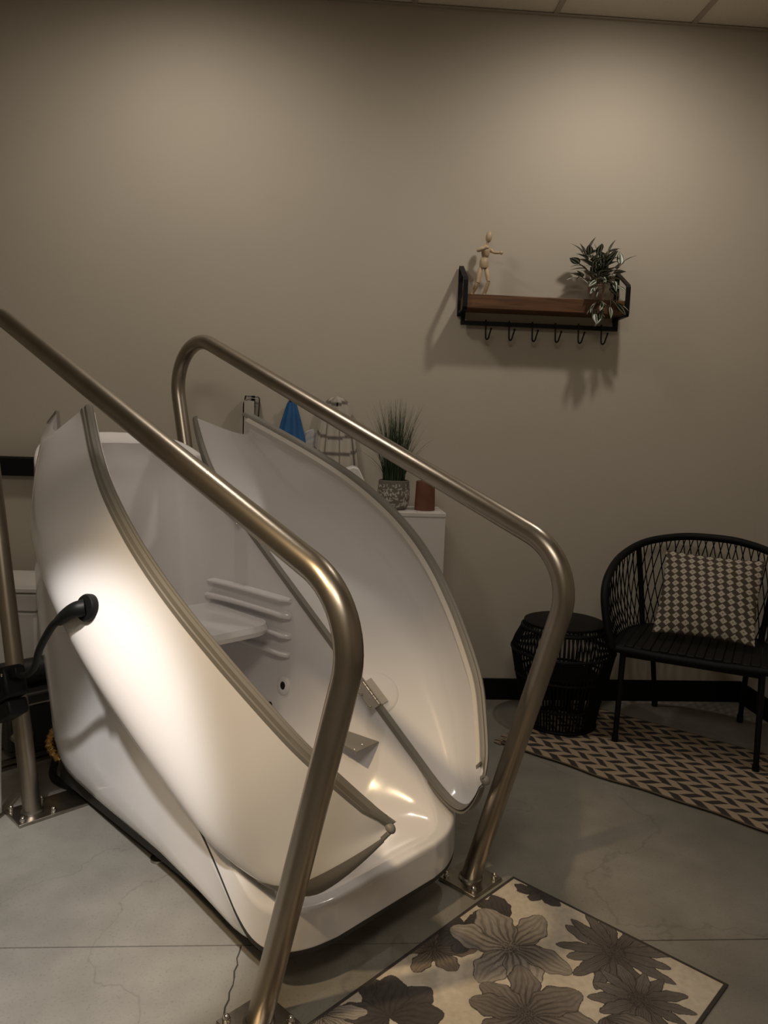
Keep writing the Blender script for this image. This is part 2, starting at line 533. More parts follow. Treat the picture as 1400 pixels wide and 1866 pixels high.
for k_ in (0.06, 0.15, 0.3, 0.45, 0.6, 0.75, 0.86, 0.93, 0.97, 1.0):
    q = F_.copy()
    fr = (F_[:, 1] - tmin)/(tmax - tmin)
    tb = 0.03 + fr*(1.345 - 0.03)
    sb = F_[:, 0]*0.90
    inset = 0.0 if k_ < 0.8 else 0.05*(1 - math.sqrt(max(0, 1 - ((k_ - 0.8)/0.2)**2)))
    bulge = math.sin(math.pi*min(1, k_*1.35))*0.085 if k_*1.35 < 1 else 0
    q[:, 1] = F_[:, 1]*(1 - k_) + tb*k_ + bulge*np.clip((fr - 0.8)/0.2, 0, 1)
    q[:, 0] = F_[:, 0]*(1 - k_) + sb*k_
    cx = np.array([0.0, 0.66])
    d = q[:, :2] - cx
    ln = np.linalg.norm(d, axis=1)[:, None]
    q[:, :2] = q[:, :2] - np.stack([np.sign(d[:, 0])*np.minimum(1, np.abs(d[:, 0])/0.2), np.sign(d[:, 1])*np.clip((np.abs(d[:, 1]) - 0.4)/0.25, 0, 1)], 1)*inset
    q[:, 2] = F_[:, 2]*(1 - k_) + 0.10*k_
    hr.append(q.tolist())
k0 = len(hr[-1])
hull.grid(hr, close_v=True)
hull.f.append(tuple(len(hull.v) - k0 + i for i in range(k0)))
hull.build('hull', M['acrylic'], pod, smooth=60)

# ---- seat board, ledges, outlets, heater strip
sb = MB()
out = []
for a in np.linspace(0, math.pi/2, 8):
    out.append((0.245 - 0.09*(1 - math.sin(a)), 0.80 - 0.07*math.cos(a)*1.0))
prof = [(s, t) for s, t in out]
edge = [(-s, t) for s, t in prof[::-1]] + [(0.0, 0.715)] + prof
edge = [(-s, t) for s, t in prof[::-1]] + prof
edge = edge + [(0.245, 1.12), (-0.245, 1.12)]
ZS = 0.615
r0 = [(s*0.985, t + (0.008 if t < 0.9 else 0), ZS - 0.034) for s, t in edge]
r1 = [(s, t, ZS - 0.017) for s, t in edge]
r2 = [(s*0.985, t + (0.008 if t < 0.9 else 0), ZS) for s, t in edge]
sb.grid([r0, r1, r2], close_v=True)
n_ = len(edge)
sb.f.append(tuple(range(n_))); sb.f.append(tuple(2*n_ + i for i in range(n_)))
sb.build('seat_board', M['acrylic'], pod, smooth=50)
from mathutils.bvhtree import BVHTree
tub_bvh = BVHTree.FromPolygons([v.co for v in tub.data.vertices], [p.vertices for p in tub.data.polygons])
def wall_s(t, z):
    h_ = tub_bvh.ray_cast(Vector((0, t, z)), Vector((1, 0, 0)))
    return h_[0].x if h_[0] is not None else 0.27
for sg in (1, -1):
    for z_, te, hh in ((0.692, 1.13, 0.010), (0.640, 1.13, 0.016), (0.572, 1.11, 0.013), (0.510, 1.08, 0.012)):
        b_ = MB()
        rws = []
        for t_ in np.linspace(0.70, te, 14):
            w_ = wall_s(t_, z_)
            pr_in = 0.024*min(1.0, (t_ - 0.694)/0.03)**0.5
            rws.append([(sg*(w_ + 0.03), t_, z_ - hh), (sg*(w_ - pr_in), t_, z_ - hh*0.6), (sg*(w_ - pr_in - 0.004), t_, z_), (sg*(w_ - pr_in), t_, z_ + hh*0.6), (sg*(w_ + 0.03), t_, z_ + hh)])
        b_.grid(rws, close_v=True)
        b_.f.append(tuple(range(5))); b_.f.append(tuple(13*5 + q for q in range(5)))
        b_.build('seat_ledge', M['acrylic_in'], pod, smooth=70)
def disc_on_wall(name, t, z, r, m, thick=0.006, hole=None, dx=0.0):
    """a ring lying on the inner side wall"""
    hit = tub_bvh.ray_cast(Vector((0, t, z)), Vector((1, 0, 0)))
    c_, n_ = hit[0], hit[1]
    if n_.x > 0: n_ = -n_
    a = n_.orthogonal().normalized(); b2_ = n_.cross(a)
    prof_ = [(r, -0.01), (r, thick*0.6), (r*0.9, thick)] + ([(hole, thick), (hole, -0.002), (0.0, -0.002)] if hole else [(0.0, thick)])
    rows_ = [[c_ + n_*(dd + dx) + (a*math.cos(2*math.pi*i/28) + b2_*math.sin(2*math.pi*i/28))*rr for i in range(28)] for rr, dd in prof_]
    return MB().grid(rows_, close_v=True).build(name, m, pod)
disc_on_wall('drain_ring', 0.715, 0.405, 0.031, M['acrylic'], 0.006, 0.0135)
disc_on_wall('drain_hole', 0.715, 0.405, 0.0135, M['hole'], 0.003, None, 0.002)
disc_on_wall('outlet', 0.765, 0.325, 0.015, M['rubber'], 0.004)
MB().box(-0.12, 0.12, 0.86, 1.14, 0.16, 0.42).build('steam_box', M['acrylic_in'], pod, bevel=0.05)
hp = MB()
c4 = [(0.158, 0.254), (wall_s(0.262, 0.358) - 0.004, 0.262), (wall_s(0.41, 0.358) - 0.004, 0.41), (0.170, 0.40)]
hp.add([(s, t, 0.356) for s, t in c4] + [(s, t, 0.360) for s, t in c4], [(3, 2, 1, 0), (4, 5, 6, 7), (0, 1, 5, 4), (1, 2, 6, 5), (2, 3, 7, 6), (3, 0, 4, 7)])
hpo = hp.build('footrest_strip', M['gasket'], pod, smooth=0)
for s, t in ((0.165, 0.27), (0.205, 0.28), (0.16, 0.33), (0.195, 0.34), (0.18, 0.40)):
    MB().blob((s, t, 0.3603), (0.0025, 0.0025, 0.0015), seg=8, rings=4).build('rivet', M['chrome'], hpo)
# ---- lid halves
FU = [0.092, 0.134, 0.203, 0.293, 0.374, 0.493, 0.571, 0.651, 0.743, 0.825, 0.904, 1.009, 1.126, 1.293, 1.53]
FN = [0.0, 0.046, 0.100, 0.162, 0.201, 0.247, 0.272, 0.294, 0.311, 0.318, 0.318, 0.308, 0.285, 0.232, 0.141]
fc = catmull([(u, n, 0) for u, n in zip(FU, FN)], 8)
RC = [(0.092, 0.0), (0.094, 0.09), (0.103, 0.17), (0.120, 0.225), (0.155, 0.260), (0.215, 0.277), (0.30, 0.28), (0.6, 0.28), (1.0, 0.28), (1.35, 0.28), (1.48, 0.268), (1.60, 0.235), (1.68, 0.195), (1.75, 0.145)]
rc = catmull([(u, s, 0) for u, s in RC], 8)
def resample(pts, n, lo=0.0, hi=1.0):
    P = np.array([(p.x, p.y) for p in pts])
    L_ = np.r_[0, np.cumsum(np.linalg.norm(np.diff(P, axis=0), axis=1))]
    q = np.linspace(lo, hi, n)*L_[-1]
    return np.stack([np.interp(q, L_, P[:, 0]), np.interp(q, L_, P[:, 1])], 1)
NL = 72
def split_resample(pts, key, n1, n2):
    P = np.array([(p.x, p.y) for p in pts])
    i = int(np.argmin(np.abs(P[:, 0] - key)))
    A = resample([Vector((*p, 0)) for p in P[:i + 1]], n1)
    B = resample([Vector((*p, 0)) for p in P[i:]], n2)
    return np.r_[A, B[1:]]
RCs = np.array([(p.x, p.y) for p in rc])
i0 = next(i for i, p in enumerate(RCs) if p[0] > 0.212 and p[1] > 0.26)
RR = np.r_[resample([Vector((*p, 0)) for p in RCs[:i0 + 1]], 22), resample([Vector((*p, 0)) for p in RCs[i0:]], NL - 21)[1:]]
FF = split_resample(fc, 0.21, 22, NL - 21)

def lid_point(lam, th, out, sg):
    """lam row index, th 0 at the hinge rim .. pi/2 at the free edge; out = outer skin"""
    uR, q = RR[lam]
    uF, v = FF[lam]
    hd = max(0.0, (uR - 1.5)/0.25)
    nR = 0.035*hd*hd
    fl = min(1.0, q/0.2)
    p = 4.4
    c_ = max(0.0, math.cos(th))**(2/p); s_ = max(0.0, math.sin(th))**(2/p)
    if th < 1e-6: c_, s_ = 1.0, 0.0
    if th > math.pi/2 - 1e-6: c_, s_ = 0.0, 1.0
    if out:
        A = q + 0.062*fl*(0.25 + 0.75*max(0.0, min(1.0, (uR - 0.10)/0.22)))
        vv = v
        du = -0.014*max(0.0, 1 - (uR - 0.092)/0.12)*(1 - s_*s_)*(0.4 + 0.6*fl)
    else:
        A = q
        vv = max(0.0, v - 0.014)
        du = 0.0
    bl = s_**(2.0 - 1.0*max(0.0, min(1.0, (lam - (NL - 22))/18)))
    u = uR*(1 - bl) + uF*bl + du
    s = A*c_
    n = nR*c_ + vv*s_
    return u, s, n
def opened(u, s, n, sg):
    x, y = s - QH, n
    c_, s_ = math.cos(PHI), math.sin(PHI)
    x2, y2 = x*c_ + y*s_, -x*s_ + y*c_
    P = uvn(u, QH + x2, N0 + y2)
    return (P[0]*sg, P[1], P[2])
def lid(sg):
    TN = 26
    ths = [math.pi/2*(k/TN) for k in range(TN + 1)]
    rows_ = []
    n_row = len(RR)
    for i in range(n_row):
        outer = [opened(*lid_point(i, th, True, sg), sg) for th in ths]
        inner = [opened(*lid_point(i, th, False, sg), sg) for th in ths[::-1]]
        rows_.append(outer + inner)
    b = MB()
    b.grid(rows_, close_v=True)
    nv = len(rows_[0])
    # close the neck end
    k0 = (n_row - 1)*nv
    for j in range(TN):
        b.f.append((k0 + j, k0 + j + 1, k0 + nv - 2 - j, k0 + nv - 1 - j))
    shell = b.build('lid', M['acrylic'], pod, smooth=50)
    # seal along the hinge rim, round the foot end (grey) and along the free edge
    def strip(lo, hi, fA, m, name, smooth=40):
        rws = []
        for i in range(lo, hi):
            rws.append([opened(*p, sg) for p in fA(i)])
        bb = MB().grid(rws, close_v=True)
        k2 = len(rws[0])
        bb.f.append(tuple(range(k2))); bb.f.append(tuple((len(rws) - 1)*k2 + j for j in range(k2)))
        return bb.build(name, m, shell, smooth=smooth)
    def rimsec(i):
        u, s, n = lid_point(i, 0.0, False, sg); u2, s2, _ = lid_point(i, 0.0, True, sg)
        a = -0.004; e = 0.0
        du, ds = u2 - u, s2 - s
        f = lambda k, nn: (u + du*k, s + ds*k, n + nn)
        return [f(-0.12, 0.008), f(-0.14, -0.006), f(0.15, -0.012), f(0.42, -0.004), f(0.52, -0.012), f(0.8, -0.012), f(0.97, -0.004), f(0.97, 0.004)]
    strip(1, n_row, rimsec, M['gasket'], 'rim_seal')
    def freesec(i):
        u, _, n = lid_point(i, math.pi/2, True, sg)
        f = min(1.0, i/10)
        def o_(ss):                                        # a point a little proud of the outer skin, ss across
            th = math.acos(min(1, (ss/(RR[i][1] + 0.062*min(1.0, RR[i][1]/0.2) + 1e-6))**2.2)) if RR[i][1] > 0.05 else math.pi/2
            uu, s2, nn = lid_point(i, th, True, sg)
            return uu, s2, nn + 0.003
        a, b_ = o_(0.020*f), o_(0.011*f)
        return [(a[0], a[1], a[2] - 0.003), a, (b_[0], b_[1], b_[2] + 0.002), (u, 0.008, n + 0.003), (u, -0.002, n + 0.005), (u, -0.008, n), (u, -0.006, n - 0.007), (u, -0.010, n - 0.011), (u, -0.008, n - 0.018*f), (u, -0.002, n - 0.024*f), (u, 0.004, n - 0.022*f)]
    strip(1, n_row, freesec, M['gasket'], 'edge_seal')
    def lipsec(i):
        u, _, n = lid_point(i, math.pi/2, True, sg)
        return [(u, 0.003, n - 0.015), (u, -0.004, n - 0.026), (u, 0.004, n - 0.036), (u, 0.040, n - 0.026), (u, 0.040, n - 0.014)]
    strip(8, n_row - 1, lipsec, M['gasket_light'], 'edge_lip')
    def footsec(i):                                        # seal wrapped round the outside of the foot end
        f = min(1.0, (24 - i)/6)
        row = []
        for k in range(6):
            u, s2, n = lid_point(i, math.radians(0.02 + 1.0*k*k*f), True, sg)
            row.append((u - 0.003, s2, n))
        return [lid_point(i, 0.0, False, sg)] + row
    strip(2, 24, footsec, M['gasket'], 'foot_seal')
    cb_ = MB().blob((0, 0, 0), (0.014, 0.010, 0.011), seg=14, rings=8)
    cb_.v = [opened(0.094 + p[0], 0.004 + p[1], 0.006 + p[2], sg) for p in cb_.v]
    cb_.build('corner_cap', M['gasket'], shell)
    # two hinges with round bosses
    for u0, ln in ((0.535, 0.088), (1.36, 0.088)):
        z_ = lambda u, s, n: opened(u, s, n, sg)
        def fixed(u, s, n):
            P = uvn(u, s, N0 + n); return (P[0]*sg, P[1], P[2])
        leaf = MB()
        q = []
        for (fn, sgn) in ((z_, 1),):
            cs = [(u0 - ln/2, QH - 0.008, 0.004), (u0 + ln/2, QH - 0.008, 0.004), (u0 + ln/2, QH - 0.010, 0.027), (u0 - ln/2, QH - 0.010, 0.027)]
            cs2 = [(u, s - 0.003, n) for u, s, n in cs]
            leaf.add([fn(*c) for c in cs] + [fn(*c) for c in cs2], [(0, 1, 2, 3), (4, 5, 6, 7), (0, 1, 5, 4), (1, 2, 6, 5), (2, 3, 7, 6), (3, 0, 4, 7)])
        cs = [(u0 - ln/2, QH - 0.010, 0.009), (u0 + ln/2, QH - 0.010, 0.009), (u0 + ln/2, QH - 0.036, -0.004), (u0 - ln/2, QH - 0.036, -0.004)]
        cs2 = [(u, s, n + 0.003) for u, s, n in cs]
        leaf.add([fixed(*c) for c in cs] + [fixed(*c) for c in cs2], [(0, 1, 2, 3), (4, 5, 6, 7), (0, 1, 5, 4), (1, 2, 6, 5), (2, 3, 7, 6), (3, 0, 4, 7)])
        for k in range(5):
            a, e = u0 - ln/2 + ln*k/5 + 0.001, u0 - ln/2 + ln*(k + 1)/5 - 0.001
            leaf.tube([fixed(a, QH - 0.008, 0.012), fixed(e, QH - 0.008, 0.012)], 0.0055, 10)
        leaf.build('hinge', M['hinge'], shell, smooth=40)
        for k in range(4):
            uu = u0 - ln*0.38 + ln*0.76*k/3
            P = fixed(uu, QH - (0.024 if k % 2 else 0.034), 0.003)
            MB().blob(P, (0.004, 0.004, 0.0025), seg=8, rings=4).build('hinge_screw', M['plate'], shell)
        bs = MB()
        prof_ = [(0.075, -0.006), (0.07, 0.0), (0.062, 0.003), (0.0, 0.003)]
        rws = []
        for rr, hh in prof_:
            row = []
            for i in range(36):
                a = 2*math.pi*i/36
                nn = 0.012 + rr*math.sin(a)
                row.append(z_(u0 + rr*math.cos(a), QH - 0.001 - hh - (0.0 if nn > 0 else 0.0), max(nn, 0.002)))
            rws.append(row)
        bs.grid(rws, close_v=True)
        bs.build('hinge_boss', M['acrylic_in'], shell, smooth=50)
    return shell
lid_r = lid(1)
lid_l = lid(-1)

# skid frame under the pod
sk = MB()
for s_ in (-0.21, 0.21):
    sk.box(s_ - 0.025, s_ + 0.025, 0.14, 1.30, 0.03, 0.10)
for t_ in (0.18, 0.68, 1.26):
    sk.box(-0.185, 0.185, t_ - 0.03, t_ + 0.03, 0.035, 0.095)
sk.build('skid', M['frame'], pod, smooth=0)
for s_ in (-0.21, 0.21):
    for t_ in (0.18, 0.68, 1.24):
        f_ = MB()
        f_.lathe([(0.0, 0.0), (0.026, 0.0), (0.026, 0.008), (0.01, 0.012), (0.01, 0.032), (0.0, 0.032)], 18, (s_, t_, 0.0))
        f_.build('levelling_foot', M['plate'], pod)

# ---------------------------------------------------------------- handrails
def bend_path(pts, radii, n=14):
    P = [Vector(p) for p in pts]
    out = [P[0]]
    for i in range(1, len(P) - 1):
        a = (P[i - 1] - P[i]).normalized(); b = (P[i + 1] - P[i]).normalized()
        ang = a.angle(b)
        r = radii[i - 1]
        d = r/math.tan(ang/2)
        p0, p1 = P[i] + a*d, P[i] + b*d
        c = P[i] + (a + b).normalized()*(r/math.sin(ang/2))
        v0, v1 = p0 - c, p1 - c
        tot = v0.angle(v1)
        ax = v0.cross(v1).normalized()
        for k in range(n + 1):
            out.append(c + Matrix.Rotation(tot*k/n, 3, ax) @ v0)
    out.append(P[-1])
    return out
def densify(path, step=0.08):
    out = [path[0]]
    for p in path[1:]:
        q = out[-1]
        d = (p - q).length
        m = max(1, int(d/step))
        base = q.copy()
        for k in range(1, m + 1):
            out.append(base.lerp(p, k/m))
    return out
def handrail(s0, label, dt, long_plate):
    root = thing('handrail', label, 'handrail', PO + BX*s0 + AX*dt, PRZ, 'steel handrails beside the sauna pod')
    path = densify(bend_path([(0, 0.0, 0.01), (0, -0.278, 0.957), (0, 1.651, 1.671), (0, 1.20, 0.01)], (0.16, 0.17)))
    MB().tube(path, 0.0275, 24).build('tube', M['steel'], root, smooth=60)
    for t0, lg in ((0.0, 0.0), (1.20, long_plate)):
        sgn = -1 if s0 > 0 else 1
        p = MB()
        x0_, x1_ = -0.064, 0.064 + abs(lg)
        if lg and sgn < 0: x0_, x1_ = -x1_, -x0_
        p.box(x0_, x1_, t0 - 0.064, t0 + 0.064, 0.0, 0.011)
        pl_ = p.build('base_plate', M['plate'], root, bevel=0.002)
        MB().lathe([(0.034, 0.011), (0.034, 0.015), (0.0275, 0.019)], 24, (0, t0, 0)).build('weld_collar', M['plate'], pl_)
        spots = [(-0.048, -0.048), (0.048, -0.048), (-0.048, 0.048), (0.048, 0.048)]
        if lg: spots += [(sgn*(0.064 + abs(lg) - 0.02), 0.03)]
        for dx, dy in spots:
            MB().lathe([(0.009, 0.011), (0.009, 0.017), (0.0075, 0.018), (0.007, 0.023), (0.004, 0.027), (0.0, 0.028)], 10, (dx, t0 + dy, 0)).build('acorn_nut', M['chrome'], pl_)
    return root
handrail(0.375, 'brushed steel handrail along the wall side of the pod, behind the open lid', 0.0, 0.10)
handrail(-0.375, 'brushed steel handrail crossing nearest the camera, over the cream lid of the pod', -0.02, 0.15)

# ---------------------------------------------------------------- wall shelf
shelf = thing('wall_shelf', 'dark wooden wall shelf in a black metal frame with hooks underneath', 'shelf', (0.9, WALL_Y, 1.783))
def flat_bar(path, w, th, x):
    """a flat strip of width w along x following a (y, z) path"""
    b = MB()
    P = [Vector((0, y, z)) for y, z in path]
    rows_ = []
    for i, p in enumerate(P):
        t = (P[min(i + 1, len(P) - 1)] - P[max(i - 1, 0)]).normalized()
        n = Vector((0, -t.z, t.y))
        rows_.append([(x - w/2, *(p + n*th/2).yz), (x + w/2, *(p + n*th/2).yz), (x + w/2, *(p - n*th/2).yz), (x - w/2, *(p - n*th/2).yz)])
    b.grid(rows_, close_v=True)
    b.f.append((0, 1, 2, 3)); k_ = len(b.v) - 4
    b.f.append((k_ + 3, k_ + 2, k_ + 1, k_))
    return b
SX0, SX1 = 0.545 - 0.9, 1.250 - 0.9
board = MB().box(SX0 + 0.001, SX1 - 0.001, -0.140, -0.012, 0.0, 0.060).build('board', M['wood'], shelf, bevel=0.003)
for x in (SX0 - 0.002, SX1 + 0.002):
    fb = flat_bar([(-0.006, -0.018), (-0.006, 0.190), (-0.010, 0.197), (-0.142, 0.126), (-0.149, 0.116), (-0.149, 0.004), (-0.145, -0.005), (-0.030, -0.005)], 0.020, 0.006, x)
    br = fb.build('bracket', M['black'], shelf, smooth=0)
    MB().blob((x + (0.011 if x < 0 else -0.011), -0.006, 0.115), (0.003, 0.004, 0.004), seg=10, rings=6).build('screw', M['chrome'], br)
BZ = -0.047
rail = MB()
rail.box(SX0 + 0.002, SX1 + 0.006, -0.040, -0.022, BZ - 0.010, BZ + 0.008)
rail.box(SX0 + 0.002, SX0 + 0.020, -0.040, -0.022, BZ + 0.008, -0.001)
rail.box(SX1 - 0.012, SX1 + 0.006, -0.040, -0.022, BZ + 0.008, -0.001)
rail.build('hook_rail', M['black'], shelf, smooth=0)
for i in range(6):
    x = SX0 + 0.113 + 0.1045*i
    pth = [(x, -0.036, BZ + 0.010), (x, -0.044, BZ + 0.011), (x, -0.046, BZ), (x, -0.047, BZ - 0.035), (x + 0.001, -0.049, BZ - 0.062), (x + 0.004, -0.056, BZ - 0.072), (x + 0.009, -0.066, BZ - 0.068), (x + 0.013, -0.074, BZ - 0.048), (x + 0.017, -0.080, BZ - 0.030)]
    hk = MB().tube(catmull(pth, 5), 0.0034, 8)
    hk.blob((x + 0.017, -0.080, BZ - 0.028), (0.005, 0.005, 0.005), seg=10, rings=6)
    hk.build('hook', M['black'], shelf)

# ---------------------------------------------------------------- jointed wooden figure on the shelf
SZ = 1.783 + 0.060
fig = thing('wooden_figure', 'pale jointed wooden artist figure in a walking pose on the shelf', 'figure', (0.628, 3.400, SZ))
def limb(name, a, b_, r0, r1, mid=1.0):
    a, b_ = Vector(a), Vector(b_)
    n = 9
    path = [a.lerp(b_, k/n) for k in range(n + 1)]
    rad = []
    for k in range(n + 1):
        f = k/n
        rad.append((r0*(1 - f) + r1*f)*(0.45 + 0.55*math.sin(math.pi*min(1, max(0, 0.12 + 0.76*f)))**0.5)*mid)
    return MB().tube(path, rad, 12).build(name, M['pale_wood'], fig, smooth=60)
hip_l, hip_r = (-0.012, 0, 0.120), (0.013, 0, 0.120)
kn_l, kn_r = (-0.024, -0.012, 0.055), (0.023, -0.016, 0.062)
limb('thigh', hip_l, kn_l, 0.0115, 0.010); limb('thigh', hip_r, kn_r, 0.0115, 0.009)
limb('shin', kn_l, (-0.044, 0.010, 0.008), 0.0105, 0.008); limb('shin', kn_r, (0.008, 0.004, 0.008), 0.0095, 0.009)
MB().blob((-0.046, 0.000, 0.006), (0.007, 0.015, 0.006)).build('foot', M['pale_wood'], fig)
MB().blob((0.007, -0.006, 0.006), (0.007, 0.015, 0.006)).build('foot', M['pale_wood'], fig)
MB().lathe([(0.0, 0.0), (0.017, 0.002), (0.020, 0.012), (0.0195, 0.030), (0.014, 0.046), (0.0, 0.050)], 18, (0.002, 0, 0.118)).build('pelvis', M['pale_wood'], fig, smooth=60)
MB().lathe([(0.0, 0.0), (0.012, 0.002), (0.017, 0.012), (0.020, 0.030), (0.019, 0.042), (0.010, 0.055), (0.0, 0.057)], 18, (0.006, 0, 0.163)).build('chest', M['pale_wood'], fig, smooth=60)
MB().tube([(0.010, 0, 0.215), (0.014, 0, 0.232)], 0.005, 10).build('neck', M['pale_wood'], fig)
MB().blob((0.018, -0.001, 0.252), (0.014, 0.016, 0.024), Matrix.Rotation(0.12, 3, 'Y'), 16, 12).build('head', M['pale_wood'], fig)
limb('upper_arm', (-0.008, -0.016, 0.203), (-0.034, -0.030, 0.186), 0.0095, 0.008); limb('forearm', (-0.034, -0.030, 0.186), (-0.004, -0.052, 0.192), 0.008, 0.0065)
limb('upper_arm', (0.022, 0.006, 0.204), (0.040, -0.004, 0.188), 0.009, 0.007); limb('forearm', (0.040, -0.004, 0.188), (0.064, -0.016, 0.184), 0.007, 0.006)
MB().blob((0.071, -0.019, 0.185), (0.009, 0.006, 0.008)).build('hand', M['pale_wood'], fig)
MB().blob((0.002, -0.057, 0.194), (0.008, 0.006, 0.006)).build('hand', M['pale_wood'], fig)

# ---------------------------------------------------------------- trailing striped plant on the shelf
vine = thing('trailing_plant', 'trailing plant with green and white striped leaves spilling over the shelf end', 'plant', (1.135, 3.405, SZ))
MB().lathe([(0.0, 0.0), (0.030, 0.0), (0.038, 0.066), (0.040, 0.068), (0.037, 0.070), (0.034, 0.062), (0.0, 0.060)], 24).build('pot', M['pot_pale'], vine)
def leaf_mesh():
    nu, nv = 11, 19
    P = np.zeros((nu, nv, 3)); C = np.zeros((nu, nv, 3))
    for i in range(nu):
        f = i/(nu - 1)
        w = 0.27*math.sin(math.pi*min(1, f**0.75))**0.85*(1 - 0.25*f)
        if i in (0, nu - 1): w = 0.012
        for j in range(nv):
            g = (j/(nv - 1))*2 - 1
            P[i, j] = (g*w, f, -0.22*f*f + 0.10*abs(g)*w*2 + 0.06*f)
            dark = np.array((0.016, 0.034, 0.013))
            pale = np.array((0.58, 0.57, 0.50))
            C[i, j] = pale if (0.25 < abs(g) < 0.58 and 0.05 < f < 0.93) else dark
    return P, C
LP, LC = leaf_mesh()
lo = colour_grid('leaf', LP, LC, M['leaf'])
lme = lo.data
bpy.data.objects.remove(lo)
vines_ = MB()
def put_leaf(p, d, size, roll=0.0):
    d = Vector(d).normalized()
    q = d.to_track_quat('Y', 'Z')
    o = link('leaf', lme, vine)
    o.location = p
    o.rotation_mode = 'QUATERNION'
    o.rotation_quaternion = q @ Matrix.Rotation(roll, 3, 'Y').to_quaternion()
    o.scale = (size, size, size)
lr = random.Random(5)
stems = []
for k in range(13):                                  # upright and spreading shoots
    a = lr.uniform(-math.pi, math.pi)
    sp = lr.uniform(0.02, 0.10)
    hgt = lr.uniform(0.07, 0.155)
    tip = (max(-0.10, min(0.10, sp*math.cos(a)*1.1)), max(-0.13, min(0.035, sp*math.sin(a)*0.8 - 0.03)), 0.066 + hgt)
    stems.append(([(0.012*math.cos(a), 0.012*math.sin(a), 0.064), (tip[0]*0.4, tip[1]*0.4, 0.066 + hgt*0.6), tip], 6))
stems.append(([(0, 0, 0.064), (0.0, -0.01, 0.14), (-0.010, -0.015, 0.205)], 4))
stems.append(([(0.02, 0, 0.064), (0.07, -0.03, 0.13), (0.105, -0.045, 0.175)], 5))
stems.append(([(-0.02, 0, 0.064), (-0.08, -0.03, 0.10), (-0.105, -0.05, 0.085)], 6))
for x0_, x1_, ze in ((-0.02, -0.035, -0.045), (0.0, 0.0, -0.075), (0.02, 0.035, -0.035), (0.035, 0.062, -0.02), (-0.012, -0.028, -0.07)):
    stems.append(([(x0_*0.5, -0.02, 0.064), (x0_, -0.055, 0.095), (x1_*0.9, -0.088, 0.06), (x1_, -0.093, ze*0.4), (x1_, -0.090, ze)], 6))
for pts_, nl in stems:
    c_ = catmull(pts_, 6)
    vines_.tube(c_, 0.0016, 6)
    for i in range(nl):
        f = 0.30 + 0.70*i/max(1, nl - 1)
        idx = min(len(c_) - 2, int(f*(len(c_) - 1)))
        p = c_[idx]
        t = (c_[idx + 1] - c_[idx]).normalized()
        side = Vector((lr.uniform(-1, 1), lr.uniform(-1.0, 0.35), lr.uniform(-0.3, 0.5)))
        d = (t*(1.2 if i == nl - 1 else 0.45) + side).normalized()
        if p.y + d.y*0.05 > 0.05: d.y = -abs(d.y)
        if p.y + d.y*0.05 > 0.05: d.y = -0.3
        put_leaf(p, d, lr.uniform(0.052, 0.078), lr.uniform(-0.7, 0.7))
vines_.build('stem', M['vine'], vine)

# ---------------------------------------------------------------- white cabinet and what stands on it
CT = 0.911
cab = thing('storage_cabinet', 'low white laminate cabinet standing against the wall behind the pod', 'cabinet', (0.16, 3.335, 0))
MB().box(-0.32, 0.32, -0.135, 0.125, 0.0, CT - 0.018).build('body', M['white_lam'], cab, bevel=0.002)
ctop = MB().box(-0.322, 0.322, -0.137, 0.127, CT - 0.018, CT).build('top', M['white_lam'], cab, bevel=0.002)
for x in (-0.30, 0.20, 0.305):
    for y in (-0.12, 0.05):
        MB().lathe([(0.004, 0.0), (0.004, 0.001), (0.0, 0.0012)], 10, (x, y, CT)).build('screw_cap', M['plate'], ctop)

grass = thing('potted_grass', 'tall green grass in a grey pot with white leaf pattern on the white cabinet', 'plant', (0.265, 3.315, CT))
nz, na = 60, 240
P = np.zeros((nz, na + 1, 3)); C = np.zeros((nz, na + 1, 3))
zz = np.linspace(0, 0.125, nz)
rr = np.interp(zz, [0, 0.004, 0.02, 0.06, 0.10, 0.125], [0.050, 0.056, 0.066, 0.071, 0.069, 0.066])
ang = np.linspace(0, 2*math.pi, na + 1)
P[:, :, 0] = rr[:, None]*np.cos(ang); P[:, :, 1] = rr[:, None]*np.sin(ang); P[:, :, 2] = zz[:, None]
C[:] = (0.13, 0.115, 0.095)
AA, ZZ = np.meshgrid(ang*0.07, zz)
pr_ = np.random.default_rng(3)
for k in range(330):
    ca, cz = pr_.uniform(0, 2*math.pi*0.07), pr_.uniform(0.012, 0.112)
    th = pr_.uniform(0, math.pi)
    da = (AA - ca + math.pi*0.07) % (2*math.pi*0.07) - math.pi*0.07
    dz = ZZ - cz
    x = da*math.cos(th) + dz*math.sin(th); y = -da*math.sin(th) + dz*math.cos(th)
    m_ = (x/0.0062)**2 + (y/0.0024)**2 < 1
    C[m_] = (0.44, 0.41, 0.36)
colour_grid('pot', P, C, M['vcol'], grass)
MB().lathe([(0.066, 0.125), (0.062, 0.127), (0.060, 0.115), (0.0, 0.113)], 40).build('pot_lip', mat('pot_grey', (0.13, 0.115, 0.095), 0.8), grass)
MB().lathe([(0.0, 0.0), (0.050, 0.0)], 40).build('pot_foot', M['soil'], grass)
gb = MB()
gr = random.Random(11)
